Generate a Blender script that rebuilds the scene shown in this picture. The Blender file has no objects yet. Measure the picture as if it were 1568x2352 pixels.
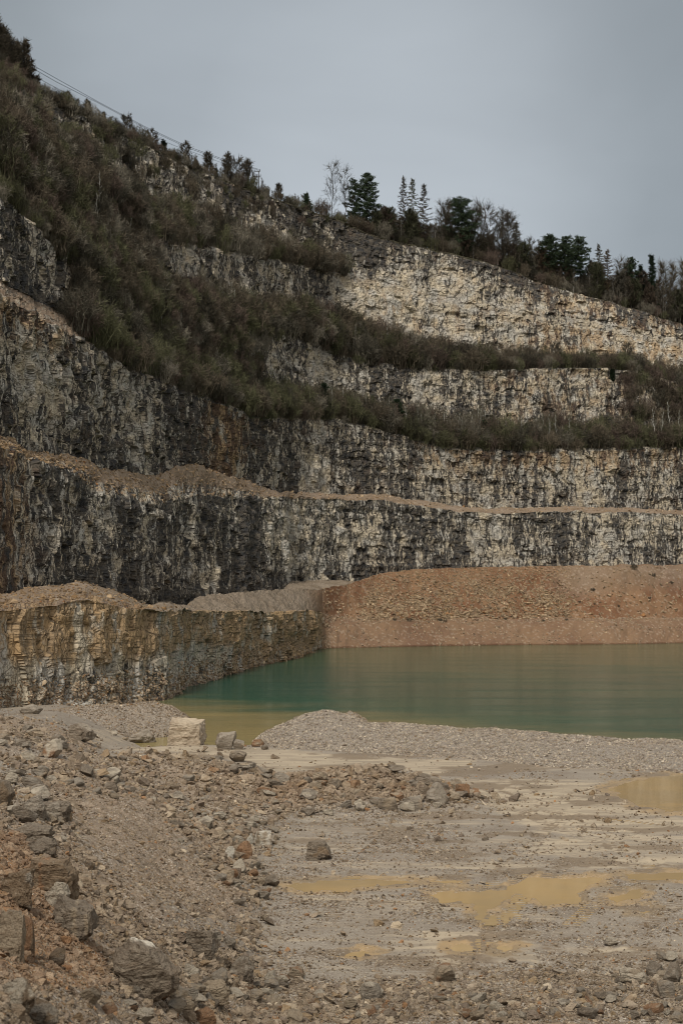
import bpy, math, time
import numpy as np
T0 = time.time()
rng = np.random.default_rng(7)
SC = bpy.context.scene
COL = SC.collection
# ---------------------------------------------------------------- survey frame
# every height and distance below comes from a theodolite-like survey: bearing u, dip v, range Y
F, U0, V0 = 3265.6, 784.0, 1401.0
def P(u, v, Y):
    return np.stack([(u-U0)/F*Y, Y+0*u, (V0-v)/F*Y], -1)
def vz(z, Y): return V0 - z*F/Y

# ---------------------------------------------------------------- noise
def _h(ix, iy, iz, seed=0):
    ix = ix.astype(np.int64); iy = iy.astype(np.int64); iz = iz.astype(np.int64)
    n = (ix*374761393 + iy*668265263 + iz*2147483647 + seed*974634777) & 0xffffffff
    n = ((n ^ (n >> 13))*1274126177) & 0xffffffff
    n = ((n ^ (n >> 15))*2246822519) & 0xffffffff
    return ((n ^ (n >> 16)) & 0xffffff)/float(0xffffff)
def vnoise(x, y, z, seed=0):
    ix, iy, iz = np.floor(x), np.floor(y), np.floor(z)
    fx, fy, fz = x-ix, y-iy, z-iz
    fx = fx*fx*(3-2*fx); fy = fy*fy*(3-2*fy); fz = fz*fz*(3-2*fz)
    r = 0
    for a in (0, 1):
        wa = fx if a else 1-fx
        for b in (0, 1):
            wb = fy if b else 1-fy
            for c in (0, 1):
                wc = fz if c else 1-fz
                r = r + wa*wb*wc*_h(ix+a, iy+b, iz+c, seed)
    return r*2-1
def fbm(x, y, z=None, o=4, seed=0, g=.5):
    if z is None: z = np.zeros_like(x)
    r = 0; a = 1; t = 0
    for k in range(o):
        r = r + a*vnoise(x, y, z, seed+k*17); t += a; a *= g
        x = x*2.03+3.1; y = y*2.03+1.7; z = z*2.03+5.3
    return r/t
def cells(x, y, seed=0):
    """jittered cells: (cell value, distance to the border)"""
    ix, iy = np.floor(x), np.floor(y)
    d1 = np.full(x.shape, 9.); d2 = d1.copy(); val = np.zeros(x.shape)
    z0 = np.zeros_like(ix)
    for a in (-1, 0, 1):
        for b in (-1, 0, 1):
            cx, cy = ix+a, iy+b
            px = cx+.15+.7*_h(cx, cy, z0, seed+1); py = cy+.15+.7*_h(cx, cy, z0, seed+2)
            d = np.maximum(np.abs(px-x), np.abs(py-y))*.6+np.hypot(px-x, py-y)*.4
            n = d < d1
            d2 = np.where(n, d1, np.minimum(d2, d)); val = np.where(n, _h(cx, cy, z0, seed+3), val)
            d1 = np.where(n, d, d1)
    return val, d2-d1
def sstep(a, b, x):
    t = np.clip((x-a)/(b-a), 0, 1); return t*t*(3-2*t)
def knots(u, pts):
    pts = np.array(pts, float)
    return np.interp(u, pts[:, 0], pts[:, 1])
def polydist(px, py, poly):
    """signed distance, inside positive"""
    poly = np.array(poly, float); n = len(poly)
    d = np.full(px.shape, 1e9); ins = np.zeros(px.shape, bool)
    for i in range(n):
        x0, y0 = poly[i]; x1, y1 = poly[(i+1) % n]
        dx, dy = x1-x0, y1-y0
        t = np.clip(((px-x0)*dx+(py-y0)*dy)/(dx*dx+dy*dy+1e-9), 0, 1)
        d = np.minimum(d, np.hypot(px-x0-t*dx, py-y0-t*dy))
        if dy != 0:
            c = ((y0 > py) != (y1 > py)) & (px < (x1-x0)*(py-y0)/dy+x0)
            ins ^= c
    return np.where(ins, d, -d)

# ---------------------------------------------------------------- mesh helpers
def tag(o, label=None, cat=None, group=None, kind=None):
    if label: o['label'] = label
    if cat: o['category'] = cat
    if group: o['group'] = group
    if kind: o['kind'] = kind
    return o
def mesh_from(name, V, Q=None, Tt=None, cols=None, uv=None, smooth=False):
    """V verts, Q quads, Tt triangles; cols dict name->(n,4)"""
    me = bpy.data.meshes.new(name)
    V = np.ascontiguousarray(V, np.float32)
    nq = 0 if Q is None else len(Q); nt = 0 if Tt is None else len(Tt)
    me.vertices.add(len(V)); me.vertices.foreach_set('co', V.ravel())
    loops = []
    if nq: loops.append(np.asarray(Q, np.int32).ravel())
    if nt: loops.append(np.asarray(Tt, np.int32).ravel())
    lv = np.concatenate(loops)
    me.loops.add(len(lv)); me.loops.foreach_set('vertex_index', lv)
    me.polygons.add(nq+nt)
    tot = np.concatenate([np.full(nq, 4, np.int32), np.full(nt, 3, np.int32)])
    st = np.concatenate([[0], np.cumsum(tot)[:-1]]).astype(np.int32)
    me.polygons.foreach_set('loop_start', st); me.polygons.foreach_set('loop_total', tot)
    me.polygons.foreach_set('use_smooth', np.full(nq+nt, smooth))
    me.update(calc_edges=True)
    for k, c in (cols or {}).items():
        a = me.attributes.new(k, 'FLOAT_COLOR', 'POINT')
        c = np.asarray(c, np.float32)
        if c.shape[1] == 3: c = np.concatenate([c, np.ones((len(c), 1), np.float32)], 1)
        a.data.foreach_set('color', np.ascontiguousarray(c).ravel())
    if uv is not None:
        l = me.uv_layers.new(name='UVMap')
        l.data.foreach_set('uv', np.ascontiguousarray(uv[lv], np.float32).ravel())
    return me
def link(name, me, mat, parent=None):
    o = bpy.data.objects.new(name, me); COL.objects.link(o)
    if mat and len(me.materials) == 0: me.materials.append(mat)
    if parent: o.parent = parent
    return o
def grid_quads(nr, nc, r0=0, r1=None, c0=0, c1=None):
    r1 = nr-1 if r1 is None else r1; c1 = nc-1 if c1 is None else c1
    i, j = np.meshgrid(np.arange(r0, r1), np.arange(c0, c1), indexing='ij')
    a = (i*nc+j).ravel()
    return np.stack([a, a+1, a+nc+1, a+nc], 1)
def sub_mesh(name, V, Q, cols, uv, smooth):
    idx, inv = np.unique(Q.ravel(), return_inverse=True)
    return mesh_from(name, V[idx], inv.reshape(Q.shape), None, {k: c[idx] for k, c in cols.items()},
                     None if uv is None else uv[idx], smooth)
class Geo:
    def __init__(s): s.V = []; s.Q = []; s.T = []; s.n = 0
    def add(s, V, Q=None, T=None):
        V = np.asarray(V, float)
        if Q is not None and len(Q): s.Q.append(np.asarray(Q)+s.n)
        if T is not None and len(T): s.T.append(np.asarray(T)+s.n)
        s.V.append(V); s.n += len(V)
    def tube(s, pts, rad, k=5, cap=True):
        pts = np.asarray(pts, float); n = len(pts); rad = np.broadcast_to(rad, n)
        d = np.gradient(pts, axis=0); d /= np.linalg.norm(d, axis=1)[:, None]+1e-9
        up = np.array([0, 0, 1.]) if abs(d[0, 2]) < .9 else np.array([1., 0, 0])
        a = np.cross(d, up); a /= np.linalg.norm(a, axis=1)[:, None]+1e-9
        b = np.cross(d, a)
        t = np.arange(k)/k*2*math.pi
        V = pts[:, None]+rad[:, None, None]*(np.cos(t)[None, :, None]*a[:, None]+np.sin(t)[None, :, None]*b[:, None])
        Q = []
        for i in range(n-1):
            for j in range(k):
                Q.append((i*k+j, i*k+(j+1) % k, (i+1)*k+(j+1) % k, (i+1)*k+j))
        V = V.reshape(-1, 3); T = []
        if cap:
            V = np.concatenate([V, pts[:1], pts[-1:]]); m = n*k
            T = [(m, (j+1) % k, j) for j in range(k)]+[(m+1, (n-1)*k+j, (n-1)*k+(j+1) % k) for j in range(k)]
        s.add(V, Q, T)
    def ribbons(s, A, B, w0, w1, R=rng):
        """thin slivers from A to B"""
        A = np.asarray(A, float); B = np.asarray(B, float); n = len(A)
        d = B-A; r = R.normal(size=(n, 3)); c = np.cross(d, r); c /= np.linalg.norm(c, axis=1)[:, None]+1e-9
        w0 = np.broadcast_to(w0, n)[:, None]; w1 = np.broadcast_to(w1, n)[:, None]
        V = np.stack([A-c*w0/2, A+c*w0/2, B+c*w1/2, B-c*w1/2], 1).reshape(-1, 3)
        s.add(V, np.arange(4*n).reshape(n, 4))
    def box(s, c, h, rz=0):
        x, y, z = h; V = np.array([(a*x, b*y, d*z) for a in (-1, 1) for b in (-1, 1) for d in (-1, 1)], float)
        ca, sa = math.cos(rz), math.sin(rz)
        V = np.stack([V[:, 0]*ca-V[:, 1]*sa, V[:, 0]*sa+V[:, 1]*ca, V[:, 2]], 1)+np.array(c)
        s.add(V, [(0, 1, 3, 2), (4, 6, 7, 5), (0, 4, 5, 1), (2, 3, 7, 6), (0, 2, 6, 4), (1, 5, 7, 3)])
    def mesh(s, name, col=None, smooth=False):
        V = np.concatenate(s.V); Q = np.concatenate(s.Q) if s.Q else None; T = np.concatenate(s.T) if s.T else None
        cols = None
        if col is not None:
            c = np.asarray(col, float)
            if c.ndim == 1: c = np.tile(c, (len(V), 1))
            cols = {'col': c}
        return mesh_from(name, V, Q, T, cols, None, smooth)

# ---------------------------------------------------------------- node helpers
class N:
    def __init__(s, name, world=False):
        s.m = bpy.data.materials.new(name); s.m.use_nodes = True
        s.t = s.m.node_tree; s.t.nodes.clear()
    def n(s, typ, **kw):
        nd = s.t.nodes.new(typ)
        for k, v in kw.items():
            if k.startswith('i_'): nd.inputs[k[2:].replace('_', ' ')].default_value = v
            else: setattr(nd, k, v)
        return nd
    def l(s, a, b): s.t.links.new(a, b)
    def val(s, x, sock):
        if hasattr(x, 'links') or hasattr(x, 'is_output'): s.l(x, sock)
        else: sock.default_value = x
    def math(s, op, a, b=0., c=0., clamp=False):
        nd = s.n('ShaderNodeMath', operation=op, use_clamp=clamp)
        s.val(a, nd.inputs[0]); s.val(b, nd.inputs[1])
        if op in ('MULTIPLY_ADD',): s.val(c, nd.inputs[2])
        return nd.outputs[0]
    def mix(s, f, a, b, blend='MIX'):
        nd = s.n('ShaderNodeMix', data_type='RGBA', blend_type=blend, clamp_factor=True)
        s.val(f, nd.inputs[0]); s.val(a, nd.inputs[6]); s.val(b, nd.inputs[7])
        return nd.outputs[2]
    def ramp(s, f, lo, hi):
        nd = s.n('ShaderNodeMapRange', interpolation_type='SMOOTHSTEP')
        s.val(f, nd.inputs[0]); s.val(lo, nd.inputs[1]); s.val(hi, nd.inputs[2])
        return nd.outputs[0]
    def noise(s, vec, scale, detail=4, rough=.55, sx=(1, 1, 1), dist=0., col=False):
        mp = s.n('ShaderNodeMapping'); mp.inputs['Scale'].default_value = sx; s.l(vec, mp.inputs[0])
        nd = s.n('ShaderNodeTexNoise'); nd.inputs['Scale'].default_value = scale
        nd.inputs['Detail'].default_value = detail; nd.inputs['Roughness'].default_value = rough
        nd.inputs['Distortion'].default_value = dist
        s.l(mp.outputs[0], nd.inputs['Vector'])
        return nd.outputs['Color' if col else 'Fac']
    def vor(s, vec, scale, feat='F1', sx=(1, 1, 1), out='Color', rnd=1.):
        mp = s.n('ShaderNodeMapping'); mp.inputs['Scale'].default_value = sx; s.l(vec, mp.inputs[0])
        nd = s.n('ShaderNodeTexVoronoi', feature=feat); nd.inputs['Scale'].default_value = scale
        nd.inputs['Randomness'].default_value = rnd
        s.l(mp.outputs[0], nd.inputs['Vector'])
        return nd.outputs[out]
    def attr(s, name):
        nd = s.n('ShaderNodeAttribute', attribute_name=name); return nd
    def sep(s, c):
        nd = s.n('ShaderNodeSeparateColor'); s.l(c, nd.inputs[0]); return nd.outputs
    def out(s, base, rough=.9, bump=None, bstr=.5, bdist=.1, spec=.25, **kw):
        b = s.n('ShaderNodeBsdfPrincipled'); o = s.n('ShaderNodeOutputMaterial')
        s.val(base, b.inputs['Base Color']); s.val(rough, b.inputs['Roughness'])
        b.inputs['Specular IOR Level'].default_value = spec
        if bump is not None:
            bn = s.n('ShaderNodeBump'); bn.inputs['Strength'].default_value = bstr
            bn.inputs['Distance'].default_value = bdist
            s.l(bump, bn.inputs['Height']); s.l(bn.outputs[0], b.inputs['Normal'])
        for k, v in kw.items(): b.inputs[k.replace('_', ' ')].default_value = v
        s.l(b.outputs[0], o.inputs[0]); s.b = b
        return s.m

# ---- quarry face and terrace material: A = (rock, dark stain, ochre)  B = (red earth, undergrowth, tone)
def rock_material():
    m = N('quarry_rock')
    uv = m.n('ShaderNodeUVMap', uv_map='UVMap').outputs[0]
    ob = m.n('ShaderNodeTexCoord').outputs['Object']
    A = m.sep(m.attr('A').outputs['Color']); B = m.sep(m.attr('B').outputs['Color'])
    wn = m.noise(uv, 1.1, 3, .6, (1, 1, 1), 0, True)
    w = m.n('ShaderNodeVectorMath', operation='MULTIPLY_ADD')
    m.l(wn, w.inputs[0]); w.inputs[1].default_value = (.4, .6, 0); m.l(uv, w.inputs[2]); wv = w.outputs[0]
    s1 = m.noise(wv, .26, 7, .62, (1, .22, 1), .1)
    s2 = m.noise(wv, 1.0, 7, .70, (1, .26, 1), .1)
    s3 = m.noise(uv, .05, 3, .5, (1, .6, 1))
    s4 = m.noise(uv, 3.2, 5, .65, (1, .4, 1))
    st = m.math('MULTIPLY_ADD', s4, .14, m.math('MULTIPLY_ADD', s1, .34, m.math('MULTIPLY', s2, .52)))
    st = m.math('MULTIPLY_ADD', m.math('SUBTRACT', s3, .5), .24, st)
    st = m.math('MULTIPLY_ADD', m.math('SUBTRACT', A[1], .5), .26, st)
    s5 = m.noise(wv, .42, 4, .6, (1, .07, 1))
    st = m.math('MULTIPLY_ADD', m.math('SUBTRACT', s5, .5), .22, st)
    dark = m.ramp(st, .474, .530)
    cell = m.sep(m.vor(wv, .75, 'F1', (1, .7, 1)))
    cell2 = m.sep(m.vor(wv, 2.0, 'F1', (1, .8, 1)))
    pale = m.mix(m.ramp(m.noise(uv, .16, 3), .38, .62), (.56, .475, .345, 1), (.48, .45, .39, 1))
    ol = m.math('MULTIPLY_ADD', A[2], -.30, .60)
    och = m.math('MULTIPLY', m.ramp(m.noise(wv, .28, 5, .65, (1, .45, 1)), ol, m.math('ADD', ol, .13)), m.math('MULTIPLY', A[2], 1.4, clamp=True))
    pale = m.mix(och, pale, (.37, .245, .125, 1))
    pale = m.mix(m.math('MULTIPLY', cell[0], .40), pale, (.24, .20, .15, 1))
    dk = m.mix(m.ramp(m.noise(wv, .6, 4), .35, .65), (.043, .043, .043, 1), (.115, .097, .075, 1))
    dk = m.mix(m.math('MULTIPLY', och, .5), dk, (.16, .08, .035, 1))
    rock = m.mix(dark, pale, dk)
    rock = m.mix(m.math('MULTIPLY', cell2[1], .40), rock, m.mix(.5, rock, (.05, .045, .04, 1)))
    # joints and bedding
    e1 = m.vor(wv, .62, 'DISTANCE_TO_EDGE', (1, .6, 1), 'Distance')
    e2 = m.vor(uv, 1.7, 'DISTANCE_TO_EDGE', (1, .55, 1), 'Distance')
    bed = m.noise(uv, 1.1, 3, .5, (.035, 1, 1))
    bedl = m.math('SUBTRACT', 1., m.ramp(m.math('ABSOLUTE', m.math('SUBTRACT', bed, .5)), .0, .022))
    bedl = m.math('MULTIPLY', bedl, m.ramp(m.noise(uv, .22, 3), .42, .56))
    crack = m.math('MAXIMUM', m.math('MULTIPLY', m.math('SUBTRACT', 1., m.ramp(e1, .0, .055)), m.ramp(m.noise(uv, .8, 2), .42, .58)),
                   m.math('MULTIPLY', m.math('SUBTRACT', 1., m.ramp(e2, .0, .06)), .38))
    crack = m.math('MAXIMUM', crack, m.math('MULTIPLY', bedl, .70))
    rock = m.mix(m.math('MULTIPLY', crack, .62), rock, (.03, .027, .024, 1))
    tone = m.math('MULTIPLY_ADD', B[2], 1.0, .5)
    tn = m.n('ShaderNodeCombineColor'); [m.l(tone, tn.inputs[i]) for i in range(3)]
    rock = m.mix(1., rock, tn.outputs[0], 'MULTIPLY')
    # loose earth
    n1 = m.noise(ob, .12, 5, .6); n2 = m.noise(ob, 1.6, 5, .7)
    soil = m.mix(m.ramp(n1, .35, .65), (.19, .145, .10, 1), (.27, .215, .16, 1))
    red = m.mix(m.ramp(m.noise(ob, .06, 5, .65), .38, .64), (.235, .130, .068, 1), (.150, .062, .028, 1))
    soil = m.mix(B[0], soil, red)
    soil = m.mix(m.ramp(n2, .3, .75), m.mix(.4, soil, (.10, .08, .055, 1)), soil)
    sp = m.sep(m.vor(ob, 1.4))
    soil = m.mix(m.math('MULTIPLY', m.math('GREATER_THAN', sp[0], .86), .4), soil, (.33, .26, .19, 1))
    veg = m.mix(m.ramp(m.noise(ob, .25, 4), .4, .62), (.050, .042, .028, 1), (.065, .058, .034, 1))
    # rock and earth meet along a ragged line
    rm = m.ramp(m.math('ADD', A[0], m.math('MULTIPLY', m.math('SUBTRACT', m.noise(uv, .5, 5, .7), .5), .9)), .40, .60)
    c = m.mix(rm, soil, rock)
    vm = m.ramp(m.math('ADD', B[1], m.math('MULTIPLY', m.math('SUBTRACT', m.noise(ob, .35, 4, .6), .5), .8)), .35, .65)
    c = m.mix(vm, c, veg)
    sz3 = m.n('ShaderNodeSeparateXYZ'); m.l(ob, sz3.inputs[0])
    wl_ = m.ramp(m.math('MULTIPLY_ADD', m.noise(ob, .25, 4), .9, sz3.outputs[2]), -10.35, -10.95)
    c = m.mix(m.math('MULTIPLY', wl_, .75), c, m.mix(1., c, (.42, .32, .27, 1), 'MULTIPLY'))
    hh = m.math('ADD', m.math('MULTIPLY', cell[1], .5), m.math('MULTIPLY', cell2[2], .25))
    hh = m.math('SUBTRACT', hh, m.math('MULTIPLY', crack, .6))
    hh = m.math('ADD', m.math('MULTIPLY', hh, A[0]), m.math('MULTIPLY', m.noise(ob, 2.2, 5, .65), .5))
    return m.out(c, .92, hh, .9, .7, .15)
# ---- quarry floor:  A = (pale mud, grey gravel, brown earth)  B = (yellow wet, orange earth, -)
def floor_material():
    m = N('quarry_floor')
    ob = m.n('ShaderNodeTexCoord').outputs['Object']
    A = m.sep(m.attr('A').outputs['Color']); B = m.sep(m.attr('B').outputs['Color'])
    n1 = m.noise(ob, .5, 5, .6); n2 = m.noise(ob, 5, 5, .7); n3 = m.noise(ob, 22, 3, .7)
    v1 = m.sep(m.vor(ob, 9)); v2 = m.sep(m.vor(ob, 22)); v3 = m.sep(m.vor(ob, 4.2))
    base = m.mix(m.ramp(n1, .35, .65), (.195, .158, .120, 1), (.25, .212, .165, 1))
    grav = m.mix(v1[0], (.17, .137, .104, 1), (.33, .28, .22, 1))
    grav = m.mix(m.math('MULTIPLY', v2[0], .6), grav, (.15, .125, .10, 1))
    c = m.mix(m.ramp(m.math('ADD', A[1], m.math('SUBTRACT', n2, .5)), .35, .65), base, grav)
    earth = m.mix(m.ramp(n2, .35, .65), (.185, .135, .09, 1), (.27, .205, .145, 1))
    c = m.mix(m.ramp(m.math('ADD', A[2], m.math('MULTIPLY', m.math('SUBTRACT', n1, .5), .9)), .3, .75), c, earth)
    org = m.mix(m.ramp(n2, .35, .65), (.22, .115, .05, 1), (.34, .19, .09, 1))
    c = m.mix(m.ramp(m.math('ADD', B[1], m.math('MULTIPLY', m.math('SUBTRACT', n1, .5), .9)), .4, .75), c, org)
    st = m.noise(ob, 1.3, 6, .7, (.14, 1, 1), .4)
    mud = m.mix(m.ramp(st, .40, .60), (.255, .205, .145, 1), (.37, .30, .21, 1))
    mud = m.mix(m.math('MULTIPLY', m.ramp(n3, .5, .75), .5), mud, (.24, .20, .15, 1))
    mm = m.ramp(m.math('ADD', A[0], m.math('MULTIPLY', m.math('SUBTRACT', st, .5), 1.1)), .30, .80)
    c = m.mix(mm, c, mud)
    wet = m.mix(m.ramp(n1, .4, .6), (.33, .225, .115, 1), (.22, .16, .095, 1))
    wm = m.ramp(m.math('ADD', B[0], m.math('MULTIPLY', m.math('SUBTRACT', m.noise(ob, 1.8, 5, .65, (.5, 1, 1)), .5), .9)), .35, .7)
    c = m.mix(wm, c, wet)
    c = m.mix(m.math('MULTIPLY', m.ramp(m.math('ADD', B[2], m.math('MULTIPLY', m.math('SUBTRACT', n2, .5), .8)), .25, .75), .85), c, (.165, .122, .08, 1))
    # speckle of single dark and pale chips
    sp = m.ramp(m.math('ADD', m.math('MULTIPLY', v2[1], .6), m.math('MULTIPLY', v1[1], .4)), .62, .8)
    keep = m.math('MULTIPLY', m.math('SUBTRACT', 1., m.math('MULTIPLY', mm, .8)), m.math('MULTIPLY_ADD', A[1], .75, .25))
    c = m.mix(m.math('MULTIPLY', m.math('MULTIPLY', sp, .75), keep), c, (.09, .07, .05, 1))
    sp2 = m.math('GREATER_THAN', v2[2], .86)
    c = m.mix(m.math('MULTIPLY', m.math('MULTIPLY', sp2, .7), keep), c, (.47, .42, .35, 1))
    h = m.math('ADD', m.math('MULTIPLY', v1[2], .5), m.math('MULTIPLY', v2[2], .3))
    h = m.math('MULTIPLY', m.math('ADD', h, n2), keep)
    h = m.math('ADD', h, m.math('MULTIPLY', v3[2], .4))
    ro = m.mix(wm, (.92, .92, .92, 1), (.45, .45, .45, 1))
    rr = m.sep(ro)[0]
    return m.out(c, rr, h, .7, .08, .25)
def stone_material(name='stone', sc=1.):
    m = N(name)
    ob = m.n('ShaderNodeTexCoord').outputs['Object']
    c = m.attr('col').outputs['Color']
    n1 = m.noise(ob, 1.6*sc, 6, .7); n2 = m.noise(ob, 9*sc, 5, .7)
    st = m.noise(ob, 1.2*sc, 5, .7, (1, .5, 3.5), .5)
    c2 = m.mix(m.math('MULTIPLY', m.ramp(n1, .42, .66), .55), c, m.mix(1., c, (.45, .40, .36, 1), 'MULTIPLY'))
    c3 = m.mix(m.math('MULTIPLY', m.ramp(n2, .5, .7), .45), c2, m.mix(.55, c2, (.52, .45, .34, 1)))
    c3 = m.mix(m.math('MULTIPLY', m.ramp(st, .52, .62), .4), c3, m.mix(1., c3, (.5, .38, .27, 1), 'MULTIPLY'))
    h = m.math('ADD', n1, m.math('MULTIPLY', n2, .4)); h = m.math('ADD', h, m.math('MULTIPLY', st, .8))
    return m.out(c3, .9, h, 1., .24/sc, .2)
def simple_material(name, var=.35, rough=.9, sc=2.):
    m = N(name)
    ob = m.n('ShaderNodeTexCoord').outputs['Object']
    c = m.attr('col').outputs['Color']
    r = m.n('ShaderNodeObjectInfo').outputs['Random']
    c = m.mix(m.math('MULTIPLY', m.ramp(m.noise(ob, sc, 3), .3, .7), var), c, m.mix(1., c, (.35, .35, .4, 1), 'MULTIPLY'))
    c = m.mix(m.math('MULTIPLY', r, .4), c, m.mix(1., c, (.6, .62, .55, 1), 'MULTIPLY'))
    return m.out(c, rough, None, spec=.1)
def lake_material():
    m = N('lake_water')
    ob = m.n('ShaderNodeTexCoord').outputs['Object']
    sp = m.n('ShaderNodeSeparateXYZ'); m.l(ob, sp.inputs[0])
    big = m.noise(ob, .018, 4, .55, (1, .6, 1))
    deep = m.mix(m.ramp(big, .4, .62), (.008, .058, .040, 1), (.012, .068, .042, 1))
    # silt: shallow bay by the block and along the near shore
    d = m.math('ADD', sp.outputs[1], m.math('MULTIPLY', m.noise(ob, .07, 5, .6, (.6, 1.6, 1)), 60.))
    dd = m.math('MULTIPLY_ADD', sp.outputs[0], 1.3, d)
    sh = m.ramp(dd, 205., 160.)
    col = m.mix(m.math('MULTIPLY', sh, .9), deep, (.25, .19, .08, 1))
    far = m.ramp(sp.outputs[1], 200., 430.)
    col = m.mix(m.math('MULTIPLY', far, .8), col, (.034, .070, .030, 1))
    w1 = m.noise(ob, .9, 5, .65, (.35, 1, 1)); w2 = m.noise(ob, .10, 3, .5, (.3, 1, 1))
    h = m.math('MULTIPLY', w1, m.math('ADD', .35, m.math('MULTIPLY', m.ramp(w2, .4, .65), .9)))
    return m.out(col, .10, h, .38, .25, .07, IOR=1.33)
def puddle_material():
    m = N('puddle_water')
    ob = m.n('ShaderNodeTexCoord').outputs['Object']
    c = m.mix(m.ramp(m.noise(ob, .35, 4), .35, .65), (.37, .255, .12, 1), (.32, .23, .12, 1))
    return m.out(c, .05, m.noise(ob, 2.5, 3), .05, .05, .3, IOR=1.33)

M_rock = rock_material(); M_floor = floor_material(); M_stone = stone_material('stone', 1.); M_stoneN = stone_material('boulder_stone', 1.3)
M_veg = simple_material('twigs', .5, .95, .7); M_bark = simple_material('bark', .4, .95, 3.)
M_lake = lake_material(); M_pud = puddle_material()

# ================================================================ FAR TERRACES
Ug = np.concatenate([np.arange(-320, -10, 5.), np.arange(-10, 1580, 2.), np.arange(1580, 1900, 5.)])
NC = len(Ug)
def K(pts): return knots(Ug, pts)
S = K([(-320, 160), (0, 225), (200, 272), (400, 337), (560, 395), (655, 436), (740, 466), (800, 482), (1000, 503), (1200, 518), (1400, 530), (1568, 545), (1900, 570)])
shore_v = K([(375, 1610), (450, 1570), (560, 1540), (650, 1517), (700, 1503), (740, 1490), (800, 1488), (900, 1486), (1000, 1484), (1200, 1481), (1400, 1480), (1568, 1477), (1900, 1473)])
ysh = 11.5*F/(shore_v-V0)
left = Ug < 375
ysh = np.where(left, K([(-320, 100), (0, 142), (200, 160), (375, 180)]), ysh)
wl = sstep(775, 705, Ug)     # 1 on the rock face, 0 on the earth bank
rows = []                    # (v, Y, n rows to the next, name)
def R(v, Y, n, name): rows.append((v+0*Ug, Y+0*Ug, n, name))
def nz(a, f, seed): return a*fbm(Ug/f, Ug*0+seed*3.7, None, 4, seed)
y0 = ysh-2.5-8*(1-wl)
R(vz(-15., y0), y0, 4, 'pit')
R(vz(-11.6, ysh), ysh, 34, 'pit')
y2 = ysh+2.6+8*(1-wl)
v2L = vz(-8.2, y2)
v2 = np.where(wl > .5, v2L, K([(740, 1452), (800, 1436), (860, 1428), (1000, 1430), (1150, 1430), (1300, 1427), (1568, 1430), (1900, 1430)]))
v2 = v2L*wl+(1-wl)*K([(740, 1445), (800, 1434), (860, 1428), (1000, 1430), (1150, 1430), (1300, 1427), (1568, 1430), (1900, 1430)])
R(v2+nz(2, 30, 3)+(1-wl)*nz(5, 60, 33), y2, 56, 'pit')
y3 = ysh+5.5+11*(1-wl)
v3 = K([(-320, 1420), (0, 1402), (80, 1398), (150, 1385), (210, 1378), (260, 1392), (330, 1402), (600, 1403), (730, 1403), (760, 1415), (860, 1423), (1000, 1424), (1050, 1418), (1150, 1422), (1250, 1418), (1300, 1420), (1568, 1418), (1900, 1418)])
R(v3+nz(2, 25, 4), y3, 60, 'bank')
y4 = K([(-320, 130), (0, 172), (200, 192), (375, 218), (450, 262), (560, 312), (660, 385), (740, 440), (800, 462), (860, 478), (1000, 490), (1200, 506), (1400, 513), (1568, 531), (1900, 552)])
v4 = K([(-320, 1390), (0, 1365), (30, 1362), (60, 1350), (110, 1346), (150, 1344), (180, 1335), (205, 1338), (230, 1350), (270, 1360), (300, 1374), (340, 1392), (365, 1384), (390, 1384), (412, 1390), (430, 1392), (450, 1374), (480, 1368), (520, 1364), (560, 1360), (600, 1357), (640, 1355), (700, 1356), (740, 1352), (800, 1342), (828, 1335), (850, 1326), (870, 1318), (900, 1313), (960, 1306), (1100, 1303), (1300, 1300), (1440, 1298), (1568, 1296), (1900, 1292)])
R(v4+nz(1.5, 14, 5), y4, 10, 'shelf')
D = K([(-320, 160), (0, 225), (200, 272), (400, 337), (560, 395), (655, 428), (666, 452), (740, 466), (800, 482), (1000, 503), (1200, 518), (1400, 530), (1568, 545), (1900, 570)])
v5 = v4+K([(-320, 6), (600, 4), (650, 2), (664, -22), (740, -22), (800, -8), (830, 4), (870, 8), (1900, 8)])
R(v5, D, 100, 'cliffD')
vT1 = K([(-320, 900), (0, 1002), (30, 1010), (60, 1035), (100, 1042), (160, 1045), (200, 1058), (235, 1080), (280, 1080), (340, 1092), (370, 1090), (400, 1075), (425, 1065), (455, 1068), (500, 1085), (540, 1100), (575, 1105), (600, 1120), (640, 1130), (700, 1132), (800, 1136), (880, 1137), (950, 1148), (1000, 1155), (1050, 1163), (1120, 1168), (1200, 1166), (1300, 1163), (1400, 1166), (1568, 1172), (1900, 1180)])
off = K([(-320, 25), (0, 25), (90, 20), (160, 38), (240, 55), (330, 66), (400, 72), (430, 78), (480, 60), (560, 40), (640, 14), (900, 12), (1900, 10)])
R(vT1+off+nz(5, 25, 6), D*.6+S*.4+8, 26, 'terrace1')
R(vT1+nz(2, 12, 7), S+16+K([(0, 6), (640, 0)]), 8, 'terrace1')
R(vT1+4, S+25, 120, 'cliffC')
vC = K([(-320, 500), (0, 680), (100, 735), (160, 770), (230, 812), (290, 850), (370, 885), (420, 905), (470, 915), (560, 955), (650, 970), (760, 965), (850, 985), (960, 1015), (1030, 1032), (1200, 1038), (1400, 1035), (1568, 1028), (1900, 1010)])
R(vC+nz(3, 40, 8), S+32, 36, 'terrace2')
vBb = K([(-320, 460), (0, 650), (200, 745), (340, 810), (450, 862), (560, 900), (700, 925), (800, 935), (1000, 985), (1200, 1000), (1400, 1000), (1568, 1000), (1900, 990)])
R(vBb, S+50, 56, 'cliffB')
vBt = K([(-320, 300), (0, 465), (60, 512), (130, 590), (200, 620), (300, 685), (420, 735), (560, 778), (650, 780), (700, 790), (800, 835), (900, 848), (1100, 852), (1300, 848), (1400, 848), (1480, 862), (1568, 885), (1900, 930)])
R(vBt+nz(3, 40, 9), S+57, 30, 'terrace3')
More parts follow.
